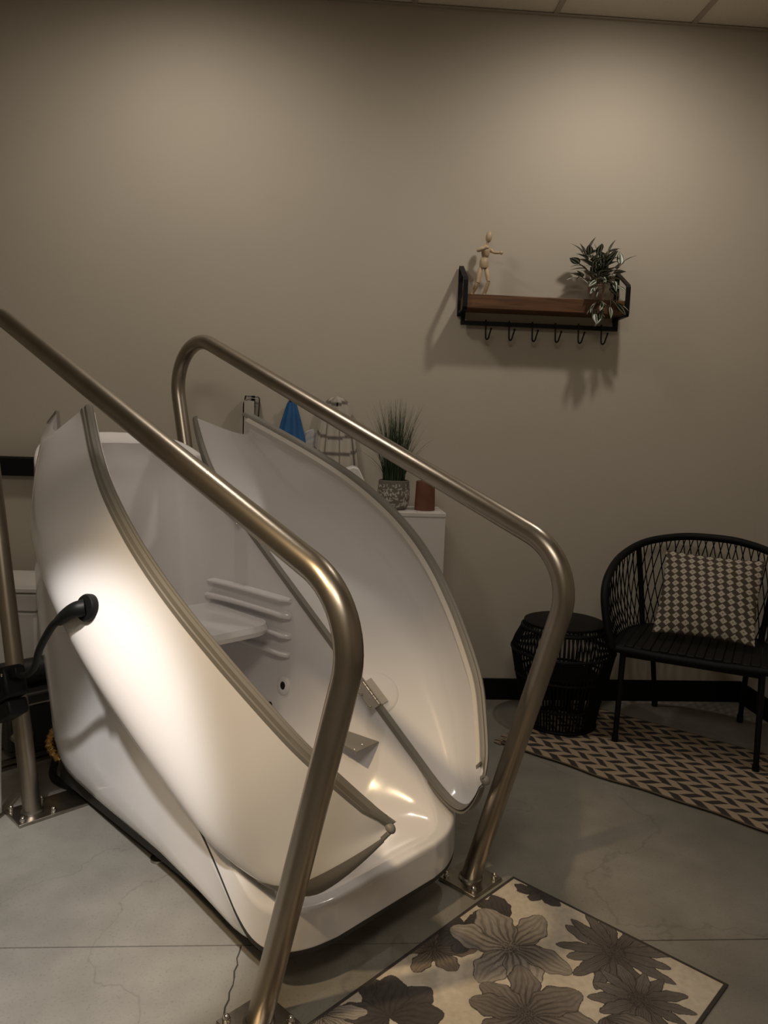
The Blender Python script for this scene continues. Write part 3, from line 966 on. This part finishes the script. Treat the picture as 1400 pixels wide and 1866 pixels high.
for k in range(420):
    a = gr.uniform(0, 2*math.pi); r0 = 0.045*math.sqrt(gr.random())
    x, y = r0*math.cos(a), r0*math.sin(a)
    hgt = gr.uniform(0.20, 0.375) if gr.random() < 0.8 else gr.uniform(0.12, 0.25)
    lean = gr.gauss(0, 0.035) + (0.07 if gr.random() < 0.12 else 0)
    dx = x*0.95 + lean*math.cos(a) + gr.gauss(0, 0.02); dy = y*0.7 + lean*math.sin(a)*0.7
    dy = min(dy, 0.10)
    w = gr.uniform(0.0013, 0.0023)
    wa = gr.uniform(0, math.pi)
    wx, wy = w*math.cos(wa), w*math.sin(wa)
    rows_ = []
    for i in range(6):
        f = i/5
        px__, py__, pz__ = x + dx*f**1.7, y + dy*f**1.7, 0.112 + hgt*f - 0.25*(dx*dx + dy*dy)**0.5*f**3
        t_ = 1 - 0.9*f
        rows_.append([(px__ - wx*t_, py__ - wy*t_, pz__), (px__ + wx*t_, py__ + wy*t_, pz__)])
    gb.grid(rows_)
tag(gb.build('grass_blades', M['grass'], grass, smooth=0), kind='stuff')

cup = MB().lathe([(0.0, 0.0), (0.042, 0.0), (0.0445, 0.003), (0.041, 0.125), (0.038, 0.127), (0.0365, 0.122), (0.039, 0.02), (0.0, 0.018)], 40)
co = cup.build('terracotta_cup', M['terracotta'], smooth=50)
co.location = (0.402, 3.305, CT)
tag(co, 'plain brown terracotta cup beside the potted grass on the cabinet', 'cup')

# sloped white dispenser whose top corner shows above the lid edge
dp = MB()
pr2_ = [(-0.02, 0.0), (0.155, 0.0), (0.155, 0.06), (0.105, 0.165), (0.095, 0.178), (0.075, 0.182), (-0.02, 0.150)]
dp.add([(x, -0.07, z) for x, z in pr2_] + [(x, 0.07, z) for x, z in pr2_], [tuple(range(7))[::-1], tuple(range(7, 14))] + [(i, (i + 1) % 7, 7 + (i + 1) % 7, 7 + i) for i in range(7)])
dpo = dp.build('dispenser_box', M['white_plastic'], bevel=0.004)
dpo.location = (0.01, 3.295, CT)
tag(dpo, 'white plastic box with a sloping corner on the cabinet, mostly hidden by the open lid', 'box')

# ---------------------------------------------------------------- things hanging on wall hooks
def wall_hook(x, z, label):
    root = thing('wall_hook', label, 'hook', (x, WALL_Y, z), group='black hooks on the back wall')
    MB().box(-0.008, 0.008, -0.004, 0.0, -0.03, 0.02).build('hook_plate', M['black'], root, bevel=0.001)
    MB().tube(catmull([(0, -0.003, -0.01), (0, -0.03, -0.014), (0, -0.042, 0.0), (0, -0.042, 0.012)], 5), 0.004, 8).build('hook_arm', M['black'], root)
def hanging(name, label, cat, x, ztop, zbot, wtop, wbot, depth, folds, m, colour=None, seed=1, lean=0.0):
    nu, nv = 60, 120
    r_ = np.random.default_rng(seed)
    ph = r_.uniform(0, 6.28, 4)
    P = np.zeros((nu, nv, 3)); C = np.zeros((nu, nv, 3))
    for i in range(nu):
        f = i/(nu - 1)
        w = wtop + (wbot - wtop)*f**0.75
        for j in range(nv):
            a = 2*math.pi*j/(nv - 1)
            amp = depth*(0.35 + 0.65*f)
            rx = w/2
            ry = amp*(0.55 + 0.25*math.sin(folds*a + ph[0]) + 0.15*math.sin((folds*2 + 1)*a + ph[1] + f*2))
            kx = 1 + 0.05*math.sin(folds*a + ph[2])
            cap = math.sqrt(min(1, f/0.06)) if f < 0.06 else 1
            P[i, j] = (rx*kx*math.cos(a)*cap + lean*f, -0.012 - amp*0.75 + ry*math.sin(a)*cap, ztop + (zbot - ztop)*f)
            C[i, j] = colour(f, j/(nv - 1), a) if colour else (1, 1, 1)
    P[:, :, 1] = np.minimum(P[:, :, 1], -0.006)
    o = colour_grid(name, P, C, m)
    o.location = (x, WALL_Y, 0)
    return tag(o, label, cat)
wall_hook(-0.195, 1.372, 'black wall hook holding the folded blue cloth')
hanging('blue_cloth', 'bright blue folded cloth hanging from a wall hook behind the pod', 'cloth', -0.190, 1.378, 1.02, 0.016, 0.20, 0.05, 3, M['blue'], None, 4)
wall_hook(0.012, 1.352, 'black wall hook holding the striped towel')
def stripes(f, g, a):
    cream = (0.42, 0.385, 0.33); dark = (0.13, 0.115, 0.10)
    band = (f*6.2 + 0.35*math.sin(a*1.0)) % 1.0
    v_ = (g*9.0) % 1.0
    return dark if band < 0.20 or (v_ < 0.10 and 0.2 < f) else cream
hanging('striped_towel', 'cream towel with dark grey stripes hanging from a wall hook', 'towel', 0.008, 1.392, 0.93, 0.10, 0.25, 0.06, 4, M['vcol'], stripes, 9)
def pale_(f, g, a):
    return (0.30, 0.31, 0.32) if ((f*9 + g*4) % 1.0) < 0.4 else (0.38, 0.37, 0.35)
hanging('grey_cloth', 'small grey patterned cloth hanging between the blue cloth and the striped towel', 'cloth', -0.092, 1.245, 0.98, 0.07, 0.13, 0.03, 3, M['vcol'], pale_, 12)
wall_hook(-0.362, 1.362, 'black wall hook holding the looped white strap')
stp = thing('hanging_strap', 'white strap with black backing looped over a wall hook', 'strap', (-0.362, WALL_Y, 1.362))
def ribbon(path, w, th):
    b = MB(); rows_ = []
    P = [Vector((p[0]*1.35, p[1], p[2])) for p in path]
    for i, p in enumerate(P):
        t = (P[min(i + 1, len(P) - 1)] - P[max(i - 1, 0)]).normalized()
        n = Vector((-t.z, 0, t.x))
        rows_.append([p + Vector((0, -w, 0)) + n*th, p + n*th, p - n*th, p + Vector((0, -w, 0)) - n*th])
    return b.grid(rows_, close_v=True)
ribbon(catmull([(-0.026, -0.012, -0.36), (-0.027, -0.012, -0.10), (-0.024, -0.012, 0.006), (-0.015, -0.012, 0.016), (0.012, -0.012, 0.014), (0.022, -0.012, 0.006), (0.020, -0.012, -0.06), (0.014, -0.012, -0.15), (0.012, -0.012, -0.36)], 6), 0.032, 0.0012).build('strap_backing', M['black'], stp)
ribbon(catmull([(-0.029, -0.014, -0.36), (-0.030, -0.014, -0.10), (-0.030, -0.014, -0.02), (-0.020, -0.014, 0.000), (0.000, -0.014, 0.008), (0.022, -0.014, 0.004)], 6), 0.036, 0.0012).build('strap_front', M['strap'], stp)
MB().box(-0.034, 0.010, -0.049, -0.047, -0.36, -0.004).build('strap_face', M['strap'], stp)

# ---------------------------------------------------------------- plug, cable and coupling at the near handrail post
cb = thing('power_cable', 'black cable with round plug in the lid, running to a bulky black coupling', 'cable', PW(-0.42, 1.28, 0.40), PRZ)
def cl(s, t, z): return Vector((s + 0.42, t - 1.28, z - 0.40))

pn = Vector((-0.969, -0.165, 0.184))
pc = Vector((-0.512, 0.450, 0.834))
def along(prof, seg=28):
    """lathe profile (radius, distance) about the plug axis"""
    a = pn.orthogonal().normalized(); b_ = pn.cross(a)
    rows_ = [[cl(*(pc + pn*d + (a*math.cos(2*math.pi*k/seg) + b_*math.sin(2*math.pi*k/seg))*r)) for k in range(seg)] for r, d in prof]
    return MB().grid(rows_, close_v=True)
along([(0.0345, -0.004), (0.0345, 0.002), (0.031, 0.004), (0.0, 0.004)]).build('socket_ring', M['chrome'], cb)
along([(0.032, 0.003), (0.032, 0.016), (0.029, 0.021), (0.0, 0.024)]).build('plug', M['rubber'], cb)
el = [pc + pn*0.018, pc + pn*0.034 + Vector((0, 0.012, -0.006)), pc + pn*0.040 + Vector((0, 0.045, -0.022)), Vector((-0.542, 0.555, 0.788))]
MB().tube([cl(*p) for p in catmull(el, 6)], [0.021 - 0.008*k/18 for k in range(19)], 14).build('plug_boot', M['rubber'], cb)
cp = [(-0.542, 0.552, 0.788), (-0.535, 0.590, 0.776), (-0.528, 0.648, 0.742), (-0.515, 0.745, 0.668), (-0.495, 0.828, 0.600), (-0.478, 0.925, 0.548), (-0.465, 1.01, 0.520)]
MB().tube([cl(*p) for p in catmull(cp, 8)], 0.0095, 14).build('cord', M['rubber'], cb)
cx_ = MB()
M4 = Matrix.Rotation(math.radians(-28), 3, 'X')
def bx(x0, x1, y0, y1, z0, z1, c, R_):
    b_ = MB().box(x0, x1, y0, y1, z0, z1)
    b_.v = [tuple(R_ @ Vector(p) + Vector(c)) for p in b_.v]
    return b_
C0 = cl(-0.455, 1.135, 0.455)
bx(-0.035, 0.035, -0.062, 0.075, -0.045, 0.050, C0, M4).build('coupling_body', M['rubber'], cb, bevel=0.012)
bx(-0.030, 0.030, -0.045, 0.10, -0.095, -0.048, C0, M4).build('coupling_latch', M['rubber'], cb, bevel=0.008)
bx(-0.016, 0.016, -0.115, -0.055, 0.005, 0.035, C0, M4).build('coupling_neck', M['rubber'], cb, bevel=0.006)
MB().blob(C0 + M4 @ Vector((-0.036, -0.022, -0.004)), (0.006, 0.014, 0.014), seg=14, rings=8).build('coupling_button', M['rubber'], cb)
MB().blob(C0 + M4 @ Vector((-0.037, -0.07, 0.022)), (0.003, 0.005, 0.005), seg=8, rings=6).build('coupling_screw', M['chrome'], cb)
g_ = [(-0.455, 1.195, 0.40), (-0.457, 1.225, 0.30), (-0.458, 1.235, 0.15), (-0.458, 1.238, 0.012)]
gco = MB().tube([PW(*p) for p in catmull(g_, 8)], 0.011, 14).build('conduit', M['grey_conduit'])
tag(gco, 'light grey conduit dropping from the black coupling to the floor', 'conduit')
lc = [(-0.475, 1.19, 0.36), (-0.475, 1.185, 0.20), (-0.485, 1.19, 0.06), (-0.50, 1.22, 0.008), (-0.55, 1.32, 0.006), (-0.60, 1.50, 0.006)]
lco = MB().tube([PW(*p) for p in catmull(lc, 8)], 0.0045, 8).build('thin_cord', M['rubber'])
tag(lco, 'thin black cord hanging under the coupling and trailing along the floor', 'cord')

# pump and hoses behind the near handrail foot
pump = thing('pump_unit', 'small black pump with steel bars on the floor behind the pod', 'pump', PW(-0.16, 1.66, 0), PRZ)
MB().box(-0.15, 0.15, -0.10, 0.10, 0.05, 0.26).build('pump_body', M['frame'], pump, bevel=0.01)
MB().tube([(-0.14, 0, 0.31), (0.14, 0, 0.31)], 0.05, 18).build('motor', M['frame'], pump)
for z_ in (0.02, 0.045):
    MB().box(-0.18, 0.18, -0.115, -0.10, z_ - 0.02, z_ - 0.008).build('pump_bar', M['plate'], pump)
    MB().box(-0.18, 0.18, 0.10, 0.115, z_ - 0.02, z_ - 0.008).build('pump_bar', M['plate'], pump)
MB().tube([(-0.155, -0.108, 0.22), (0.16, -0.108, 0.22)], 0.005, 8).build('pump_rod', M['chrome'], pump)
MB().blob((-0.10, -0.10, 0.11), (0.045, 0.03, 0.03), seg=14, rings=8).build('pump_dome', M['plate'], pump)
hs = [(-0.19, 1.43, 0.17), (-0.225, 1.41, 0.125), (-0.225, 1.36, 0.09), (-0.18, 1.28, 0.05)]
ho = MB().tube([PW(*p) for p in catmull(hs, 10)], [0.014 + 0.003*math.sin(k*2.1) for k in range(31)], 14).build('foil_hose', M['gold'])
tag(ho, 'crinkled brass coloured foil hose tucked behind the lower rear corner of the pod', 'hose')
hs = [(-0.10, 1.55, 0.12), (-0.20, 1.42, 0.05), (-0.24, 1.32, 0.022), (-0.17, 1.16, 0.018), (-0.06, 1.05, 0.018)]
ho = MB().tube([PW(*p) for p in catmull(hs, 10)], 0.013, 12).build('drain_hose', M['rubber'])
tag(ho, 'black drain hose curling on the floor under the rear of the pod', 'hose')

# white bin and black rail on the wall beyond the pod
bn = thing('storage_bin', 'white plastic bin with a lipped lid on the floor beyond the head of the pod', 'bin', (-1.36, 3.17, 0))
MB().box(-0.22, 0.22, -0.16, 0.16, 0.0, 0.50).build('bin_body', M['white_plastic'], bn, bevel=0.01)
MB().box(-0.225, 0.225, -0.165, 0.165, 0.503, 0.575).build('bin_lid', M['white_plastic'], bn, bevel=0.008)
MB().box(-0.235, 0.235, -0.175, 0.175, 0.580, 0.600).build('lid_lip', M['white_plastic'], bn, bevel=0.004)
MB().add([(0.10, -0.161, 0.43), (0.125, -0.161, 0.43), (0.125, -0.161, 0.455), (0.10, -0.168, 0.43), (0.125, -0.168, 0.43), (0.125, -0.168, 0.455)], [(0, 1, 2), (5, 4, 3), (0, 1, 4, 3), (1, 2, 5, 4), (2, 0, 3, 5)]).build('latch', M['black'], bn)
br_ = thing('wall_rail', 'black padded rail fixed to the wall at the edge of the room', 'rail', (-1.95, WALL_Y, 1.04))
MB().box(-0.85, 0.75, -0.045, -0.012, -0.042, 0.042).build('rail_bar', M['rubber'], br_, bevel=0.008)
for x in (-0.6, 0.5):
    MB().box(x - 0.02, x + 0.02, -0.014, 0.0, -0.02, 0.02).build('rail_mount', M['black'], br_)

# ---------------------------------------------------------------- woven drum side table
st = thing('side_table', 'black woven wicker drum side table beside the armchair', 'side table', (1.012, 3.175, 0.006))
TP = [(0.150, 0.004), (0.165, 0.10), (0.195, 0.22), (0.218, 0.335), (0.205, 0.375), (0.168, 0.448)]
def trad(z):
    return interp(z, [p[1] for p in TP], [p[0] for p in TP])
MB().lathe([(0.0, 0.442), (0.160, 0.442), (0.172, 0.446), (0.172, 0.456), (0.160, 0.460), (0.0, 0.460)], 48).build('table_top', M['wicker'], st)
for z_, rr_ in ((0.010, 0.010), (0.10, 0.005), (0.228, 0.006), (0.335, 0.007), (0.43, 0.008)):
    MB().tube([(trad(z_)*math.cos(a), trad(z_)*math.sin(a), z_) for a in np.linspace(0, 2*math.pi, 49)[:-1]], rr_, 8, closed=True).build('hoop', M['wicker'], st)
rods = {}
rme = MB()
zz_ = [0.006, 0.10, 0.22, 0.30, 0.335, 0.375, 0.445]
rme.tube([(trad(z), 0, z) for z in zz_], 0.0042, 6)
rm = rme.mesh('rod'); rm.materials.append(M['wicker'])
for k in range(72):
    o = link('rod', rm, st)
    o.rotation_euler = (0, 0, 2*math.pi*k/72 + random.uniform(-0.012, 0.012))
MB().lathe([(0.0, 0.225), (0.150, 0.225), (0.155, 0.23), (0.0, 0.232)], 32).build('inner_shelf', M['wicker'], st)

# ---------------------------------------------------------------- wicker armchair
CRZ = math.radians(-31)
chair = thing('wicker_armchair', 'black woven wicker armchair with a curved lattice back by the wall', 'chair', (1.53, 3.03, 0.004), CRZ)
ZSEAT = 0.405
rimP = [(-0.295, -0.250, 0.405), (-0.322, -0.248, 0.50), (-0.345, -0.215, 0.615), (-0.348, -0.12, 0.685), (-0.330, 0.04, 0.738), (-0.260, 0.20, 0.785), (-0.13, 0.292, 0.812), (0.0, 0.312, 0.818)]
rimP = rimP + [(-x, y, z) for x, y, z in rimP[-2::-1]]
seatP = [(-0.290, -0.235, 0.405), (-0.292, -0.18, 0.405), (-0.294, -0.10, 0.405), (-0.290, 0.0, 0.405), (-0.275, 0.10, 0.405), (-0.225, 0.195, 0.405), (-0.12, 0.245, 0.405), (0.0, 0.255, 0.405)]
seatP = seatP + [(-x, y, z) for x, y, z in seatP[-2::-1]]
rimC, seatC = catmull(rimP, 16), catmull(seatP, 16)
MB().tube(rimC, 0.0165, 14).build('top_rim', M['wicker'], chair)
MB().tube(seatC, 0.014, 12).build('seat_frame', M['wicker'], chair)
MB().tube([(-0.290, -0.240, 0.400), (-0.1, -0.252, 0.396), (0.1, -0.252, 0.396), (0.290, -0.240, 0.400)], 0.016, 12).build('front_rail', M['wicker'], chair)
nC = len(rimC)
lat = MB()
nl = 52
for k in range(nl + 1):
    f = k/nl
    for dl in (-0.055, 0.055):
        g = f + dl
        if g < 0.0 or g > 1.0: continue
        a_ = Vector(seatC[int(round(f*(nC - 1)))]); b2 = Vector(rimC[int(round((0.07 + 0.86*g)*(nC - 1)))])
        mid_ = a_.lerp(b2, 0.5)
        outw = Vector((mid_.x, mid_.y + 0.02, 0)).normalized()*0.018
        one = MB().tube(catmull([a_, mid_ + outw, b2], 5), 0.0026, 5)
        me_ = one.mesh('lattice_strand'); me_.materials.append(M['wicker'])
        link('lattice_strand', me_, chair)
for f in (0.34, 0.66):
    a_ = Vector(seatC[int(f*(nC - 1))]); b2 = Vector(rimC[int(f*(nC - 1))])
    MB().tube(catmull([a_, a_.lerp(b2, 0.5) + Vector((0, 0.015, 0)), b2], 5), 0.012, 10).build('back_post', M['wicker'], chair)
for k in range(17):                                   # woven seat strips
    x = -0.265 + 0.53*k/16
    yb = interp(abs(x), [0, 0.12, 0.22, 0.29], [0.245, 0.235, 0.185, 0.10])
    MB().box(x - 0.0163, x + 0.0163, -0.235, yb, 0.404, 0.416 + (0.003 if k % 2 else 0.0)).build('seat_strip', M['seat_weave'], chair, bevel=0.004)
for (x0_, y0_, x1_, y1_) in ((-0.255, -0.215, -0.262, -0.228), (0.255, -0.215, 0.262, -0.228), (-0.20, 0.17, -0.183, 0.325), (0.20, 0.17, 0.183, 0.325)):
    lg = MB().tube([(x0_, y0_, 0.40), (x1_, y1_, 0.015)], [0.0125, 0.0105], 12)
    lg = lg.build('leg', M['black'], chair)
    MB().tube([(x1_, y1_, 0.03), (x1_, y1_, 0.0)], 0.0135, 12).build('foot_cap', M['rubber'], lg)
MB().tube([(-0.25, -0.19, 0.365), (0.25, -0.19, 0.365)], 0.009, 10).build('stretcher', M['black'], chair)
MB().tube([(-0.20, 0.16, 0.385), (0.20, 0.16, 0.385)], 0.009, 10).build('stretcher', M['black'], chair)

# cushion standing in the armchair
TLc, BLc, BRc, TRc = (np.array(p) for p in ((1.455, 3.215, 0.775), (1.345, 3.05, 0.452), (1.680, 2.852, 0.452), (1.800, 3.030, 0.765)))
n1, n2 = 210, 190
gu, gv = np.meshgrid(np.linspace(0, 1, n1), np.linspace(0, 1, n2), indexing='ij')
def pil(side):
    pinch = 0.055
    u_ = gu + pinch*(0.5 - gu)*2*(gv*(1 - gv)*4)*0.5
    v_ = gv + pinch*(0.5 - gv)*2*(gu*(1 - gu)*4)*0.5
    Pp = (1 - u_)[..., None]*((1 - v_)[..., None]*BLc + v_[..., None]*TLc) + u_[..., None]*((1 - v_)[..., None]*BRc + v_[..., None]*TRc)
    nrm = np.cross(BRc - BLc, TLc - BLc); nrm /= np.linalg.norm(nrm)
    h_ = 0.055*(np.clip(16*gu*(1 - gu)*gv*(1 - gv), 0, 1))**0.55
    return Pp + nrm*(h_*side)[..., None]
cu, cv = gu*10.5, gv*13.0
row_ = np.floor(cv)
fu = (cu + 0.14*row_) % 1 - 0.5
fv = cv % 1 - 0.5
dm = np.abs(fu)*1.18 + np.abs(fv)
cream = np.array((0.40, 0.36, 0.29)); brown = np.array((0.055, 0.042, 0.028))
PC = np.where((dm < 0.49)[..., None], cream, brown)
PC = np.where((dm < 0.10)[..., None], brown, PC)
cush = thing('cushion', 'brown and cream diamond patterned cushion standing on the wicker armchair', 'cushion', (0, 0, 0))
colour_grid('cushion_front', pil(1), PC, M['vcol'], cush)
colour_grid('cushion_back', pil(-1), PC, M['vcol'], cush)

# ---------------------------------------------------------------- herringbone rug under the armchair
hd = np.array((0.733, -0.680)); hn = np.array((0.680, 0.733))
h0 = np.array((0.705, 2.950))
nl_, nw_ = 460, 280
LL, WW = 1.62, 0.66
l_ = np.linspace(0, LL, nl_); w_ = np.linspace(0, WW, nw_)
Lg, Wg = np.meshgrid(l_, w_, indexing='ij')
edge_w = 0.006*np.sin(Lg*11) + 0.004*np.sin(Lg*23 + 1)
X_ = h0[0] + hd[0]*Lg + hn[0]*(Wg + edge_w*(1 - Wg/WW))
Y_ = h0[1] + hd[1]*Lg + hn[1]*(Wg + edge_w*(1 - Wg/WW))
Z_ = 0.006 + 0.0018*np.sin(Lg*9 + Wg*6)*np.sin(Wg*13)
Z_ = np.maximum(Z_, 0.005)
ws = 0.047
kk = np.floor(Wg/ws); fr_ = (Wg/ws) % 1
sh = np.where(kk % 2 == 0, fr_, 1 - fr_)
ph_ = ((Lg + sh*0.046)/0.078 + 0.5*(kk % 2)) % 1
jit = 0.04*np.sin(kk*12.9 + np.floor((Lg + sh*0.046)/0.078 + 0.5*(kk % 2))*7.1)
dark_ = (ph_ < 0.46 + jit) & (fr_ > 0.05) & (fr_ < 0.97)
HC = np.where(dark_[..., None], np.array((0.030, 0.024, 0.022)), np.array((0.33, 0.25, 0.17)))
HC = np.where(((Wg < 0.006) | (Wg > WW - 0.006))[..., None], np.array((0.10, 0.075, 0.05)), HC)
rug2 = thing('herringbone_rug', 'tan and dark brown herringbone runner rug under the armchair and side table', 'rug', (0, 0, 0))
inside = X_.max()
keep = int(np.argmax((h0[0] + hd[0]*l_ + hn[0]*WW) > WALL_X - 0.03)) or nl_
colour_grid('rug_cloth', np.stack([X_, Y_, Z_], -1)[:keep], HC[:keep], M['rug_weave'], rug2, thick=0.0045)
fr2 = MB()
for k in range(44):
    w0 = WW*k/43
    a_ = h0 + hn*w0
    e_ = a_ - hd*random.uniform(0.028, 0.045) + hn*random.uniform(-0.008, 0.008)
    fr2.tube([(a_[0] + hd[0]*0.004, a_[1] + hd[1]*0.004, 0.005), ((a_[0] + e_[0])/2, (a_[1] + e_[1])/2, 0.006), (e_[0], e_[1], 0.003)], [0.003, 0.0035, 0.002], 5)
tag(fr2.build('fringe', mat('fringe_tan', (0.25, 0.19, 0.13), 0.9), rug2), kind='stuff')

# ---------------------------------------------------------------- floral mat at the foot of the pod
K1 = np.array((0.544, 2.032)); K2 = np.array((0.951, 1.597))
md = (K2 - K1)/np.linalg.norm(K2 - K1)                # across (0.60 m)
ml = np.array((md[1], -md[0]))                        # along, towards the lower side of the picture
if ml[1] > 0: ml = -ml
MWD, MLN = float(np.linalg.norm(K2 - K1)), 0.93
na_, nb_ = 380, 590
A_, B_ = np.meshgrid(np.linspace(0, MWD, na_), np.linspace(0, MLN, nb_), indexing='ij')
FC = np.zeros((na_, nb_, 3)); FC[:] = (0.56, 0.49, 0.395)
fr_n = np.random.default_rng(21)
def petal(ca, cb, ang, ln, wd, tone, ink, hatch=34, curve=0.0, tip=1.0):
    """one inked petal: rounded blade from a centre, with outline and hatching along it"""
    x = (A_ - ca)*math.cos(ang) + (B_ - cb)*math.sin(ang)
    y = -(A_ - ca)*math.sin(ang) + (B_ - cb)*math.cos(ang)
    f = np.clip(x/ln, 0, 1)
    y = y - curve*ln*f*f
    half = wd*np.sin(np.pi*f**(1.25/tip))**0.6*(0.92 + 0.08*np.sin(f*21 + ca*40))
    ins = (x > 0) & (x < ln) & (np.abs(y) < half)
    r_ = np.abs(y)/np.maximum(half, 1e-5)
    col = np.ones_like(FC)*np.array(tone)
    hs = 0.5 + 0.5*np.sin(y/np.maximum(half, 1e-4)*hatch*0.5 + 3*np.sin(f*6))
    dk = np.clip(0.75*(1 - f)**1.5 + 0.42*(hs > 0.66)*(1 - 0.5*f) + 0.3*(np.abs(y) < 0.0011), 0, 0.88)
    col = col*(1 - dk[..., None]) + np.array(ink)*dk[..., None]
    edge_ = (r_ > 1 - np.minimum(0.5, 0.0022/np.maximum(half, 1e-4))) | (x > ln - 0.0012)
    col = np.where(edge_[..., None], np.array(ink), col)
    FC[ins] = col[ins]
def flower(ca, cb, rad, n, wd, tone, ink, eye=0.16, rot=0.0, jit_=0.1, hatch=34, tip=1.0):
    order = list(range(n)); fr_n.shuffle(order)
    for i in order:
        a = rot + 2*math.pi*i/n + fr_n.normal(0, jit_*0.5)
        t_ = np.array(tone)*fr_n.uniform(0.85, 1.12)
        petal(ca, cb, a, rad*fr_n.uniform(0.82, 1.08), wd*fr_n.uniform(0.85, 1.1), t_, ink, hatch, fr_n.normal(0, 0.08), tip)
    d = np.hypot(A_ - ca, B_ - cb)
    e_ = d < rad*eye
    sp = fr_n.random(FC.shape[:2])
    cc = np.where((sp > 0.45)[..., None], np.array(ink), np.array(tone)*0.55)
    FC[e_] = cc[e_]
INK = (0.035, 0.028, 0.025)
TAUPE = (0.20, 0.17, 0.145); PALE = (0.36, 0.315, 0.265); GREY = (0.15, 0.13, 0.115); BROWN = (0.24, 0.185, 0.135); DARK = (0.075, 0.064, 0.06)
def leafs(ca, cb, angs, ln, wd, tone):
    for a in angs:
        petal(ca, cb, a, ln*fr_n.uniform(0.85, 1.1), wd, tone, INK, 26, fr_n.normal(0, 0.12))
leafs(0.085, -0.01, (1.2, 1.9, 0.5), 0.07, 0.022, DARK)
leafs(0.10, 0.02, (0.2, 2.9), 0.07, 0.02, DARK)
flower(0.035, 0.40, 0.105, 6, 0.030, BROWN, INK, 0.10, 0.3)
leafs(0.03, 0.27, (0.9, 1.5, -0.4, 2.2, -1.2, 3.0), 0.115, 0.034, DARK)
leafs(0.10, 0.17, (2.6, 3.3, -2.5), 0.10, 0.028, DARK)
flower(0.353, 0.09, 0.150, 15, 0.021, GREY, INK, 0.19, 0.1, 0.12, 40)
flower(0.165, 0.26, 0.155, 6, 0.050, PALE, INK, 0.15, 0.55, 0.18, 30)
flower(0.47, 0.20, 0.115, 13, 0.019, GREY, INK, 0.22, 0.0, 0.12, 40)
leafs(0.44, 0.30, (0.4, 1.2, -0.5), 0.11, 0.026, TAUPE)
flower(0.312, 0.42, 0.150, 8, 0.044, TAUPE, INK, 0.14, 0.2, 0.15, 34)
leafs(0.11, 0.64, (3.6, -1.6, -2.2, 2.6, -0.9, 1.6), 0.135, 0.042, DARK)
flower(0.0, 0.74, 0.12, 7, 0.026, PALE, INK, 0.12, 0.8)
flower(0.42, 0.55, 0.14, 6, 0.048, PALE, INK, 0.14, 0.1, 0.16)
flower(0.26, 0.72, 0.15, 14, 0.022, GREY, INK, 0.2, 0.3, 0.12, 40)
flower(0.50, 0.78, 0.13, 7, 0.036, BROWN, INK, 0.13, 0.0)
flower(0.10, 0.90, 0.13, 7, 0.036, TAUPE, INK, 0.13, 0.4)
brd = (A_ < 0.009) | (A_ > MWD - 0.009) | (B_ < 0.009) | (B_ > MLN - 0.009)
FC[brd] = (0.045, 0.038, 0.034)
MX = K1[0] + md[0]*A_ + ml[0]*B_
MY = K1[1] + md[1]*A_ + ml[1]*B_
MZ = 0.0055 + 0.0012*np.sin(A_*14 + 1)*np.sin(B_*9)
fm = colour_grid('floral_mat', np.stack([MX, MY, MZ], -1), FC, M['rug_print'], thick=0.004)
tag(fm, 'cream floor mat printed with grey and brown flowers at the foot of the pod', 'mat')

# ---------------------------------------------------------------- origins at the base of each thing
bpy.context.view_layer.update()
for o in list(COL.objects):
    if o.parent is not None or o.get('kind') == 'structure' or o.get('category') is None:
        continue
    if o.type == 'MESH' and o.location.length < 1e-6:
        co_ = np.array([v.co[:] for v in o.data.vertices])
        c_ = Vector(((co_[:, 0].min() + co_[:, 0].max())/2, (co_[:, 1].min() + co_[:, 1].max())/2, co_[:, 2].min()))
        o.data.transform(Matrix.Translation(-c_))
        o.location = c_
    elif o.type == 'EMPTY' and o.location.length < 1e-6:
        kids = [k for k in o.children if k.type == 'MESH']
        co_ = np.array([v.co[:] for k in kids for v in k.data.vertices])
        c_ = Vector(((co_[:, 0].min() + co_[:, 0].max())/2, (co_[:, 1].min() + co_[:, 1].max())/2, co_[:, 2].min()))
        o.location = c_
        for k in kids:
            k.data.transform(Matrix.Translation(-c_))
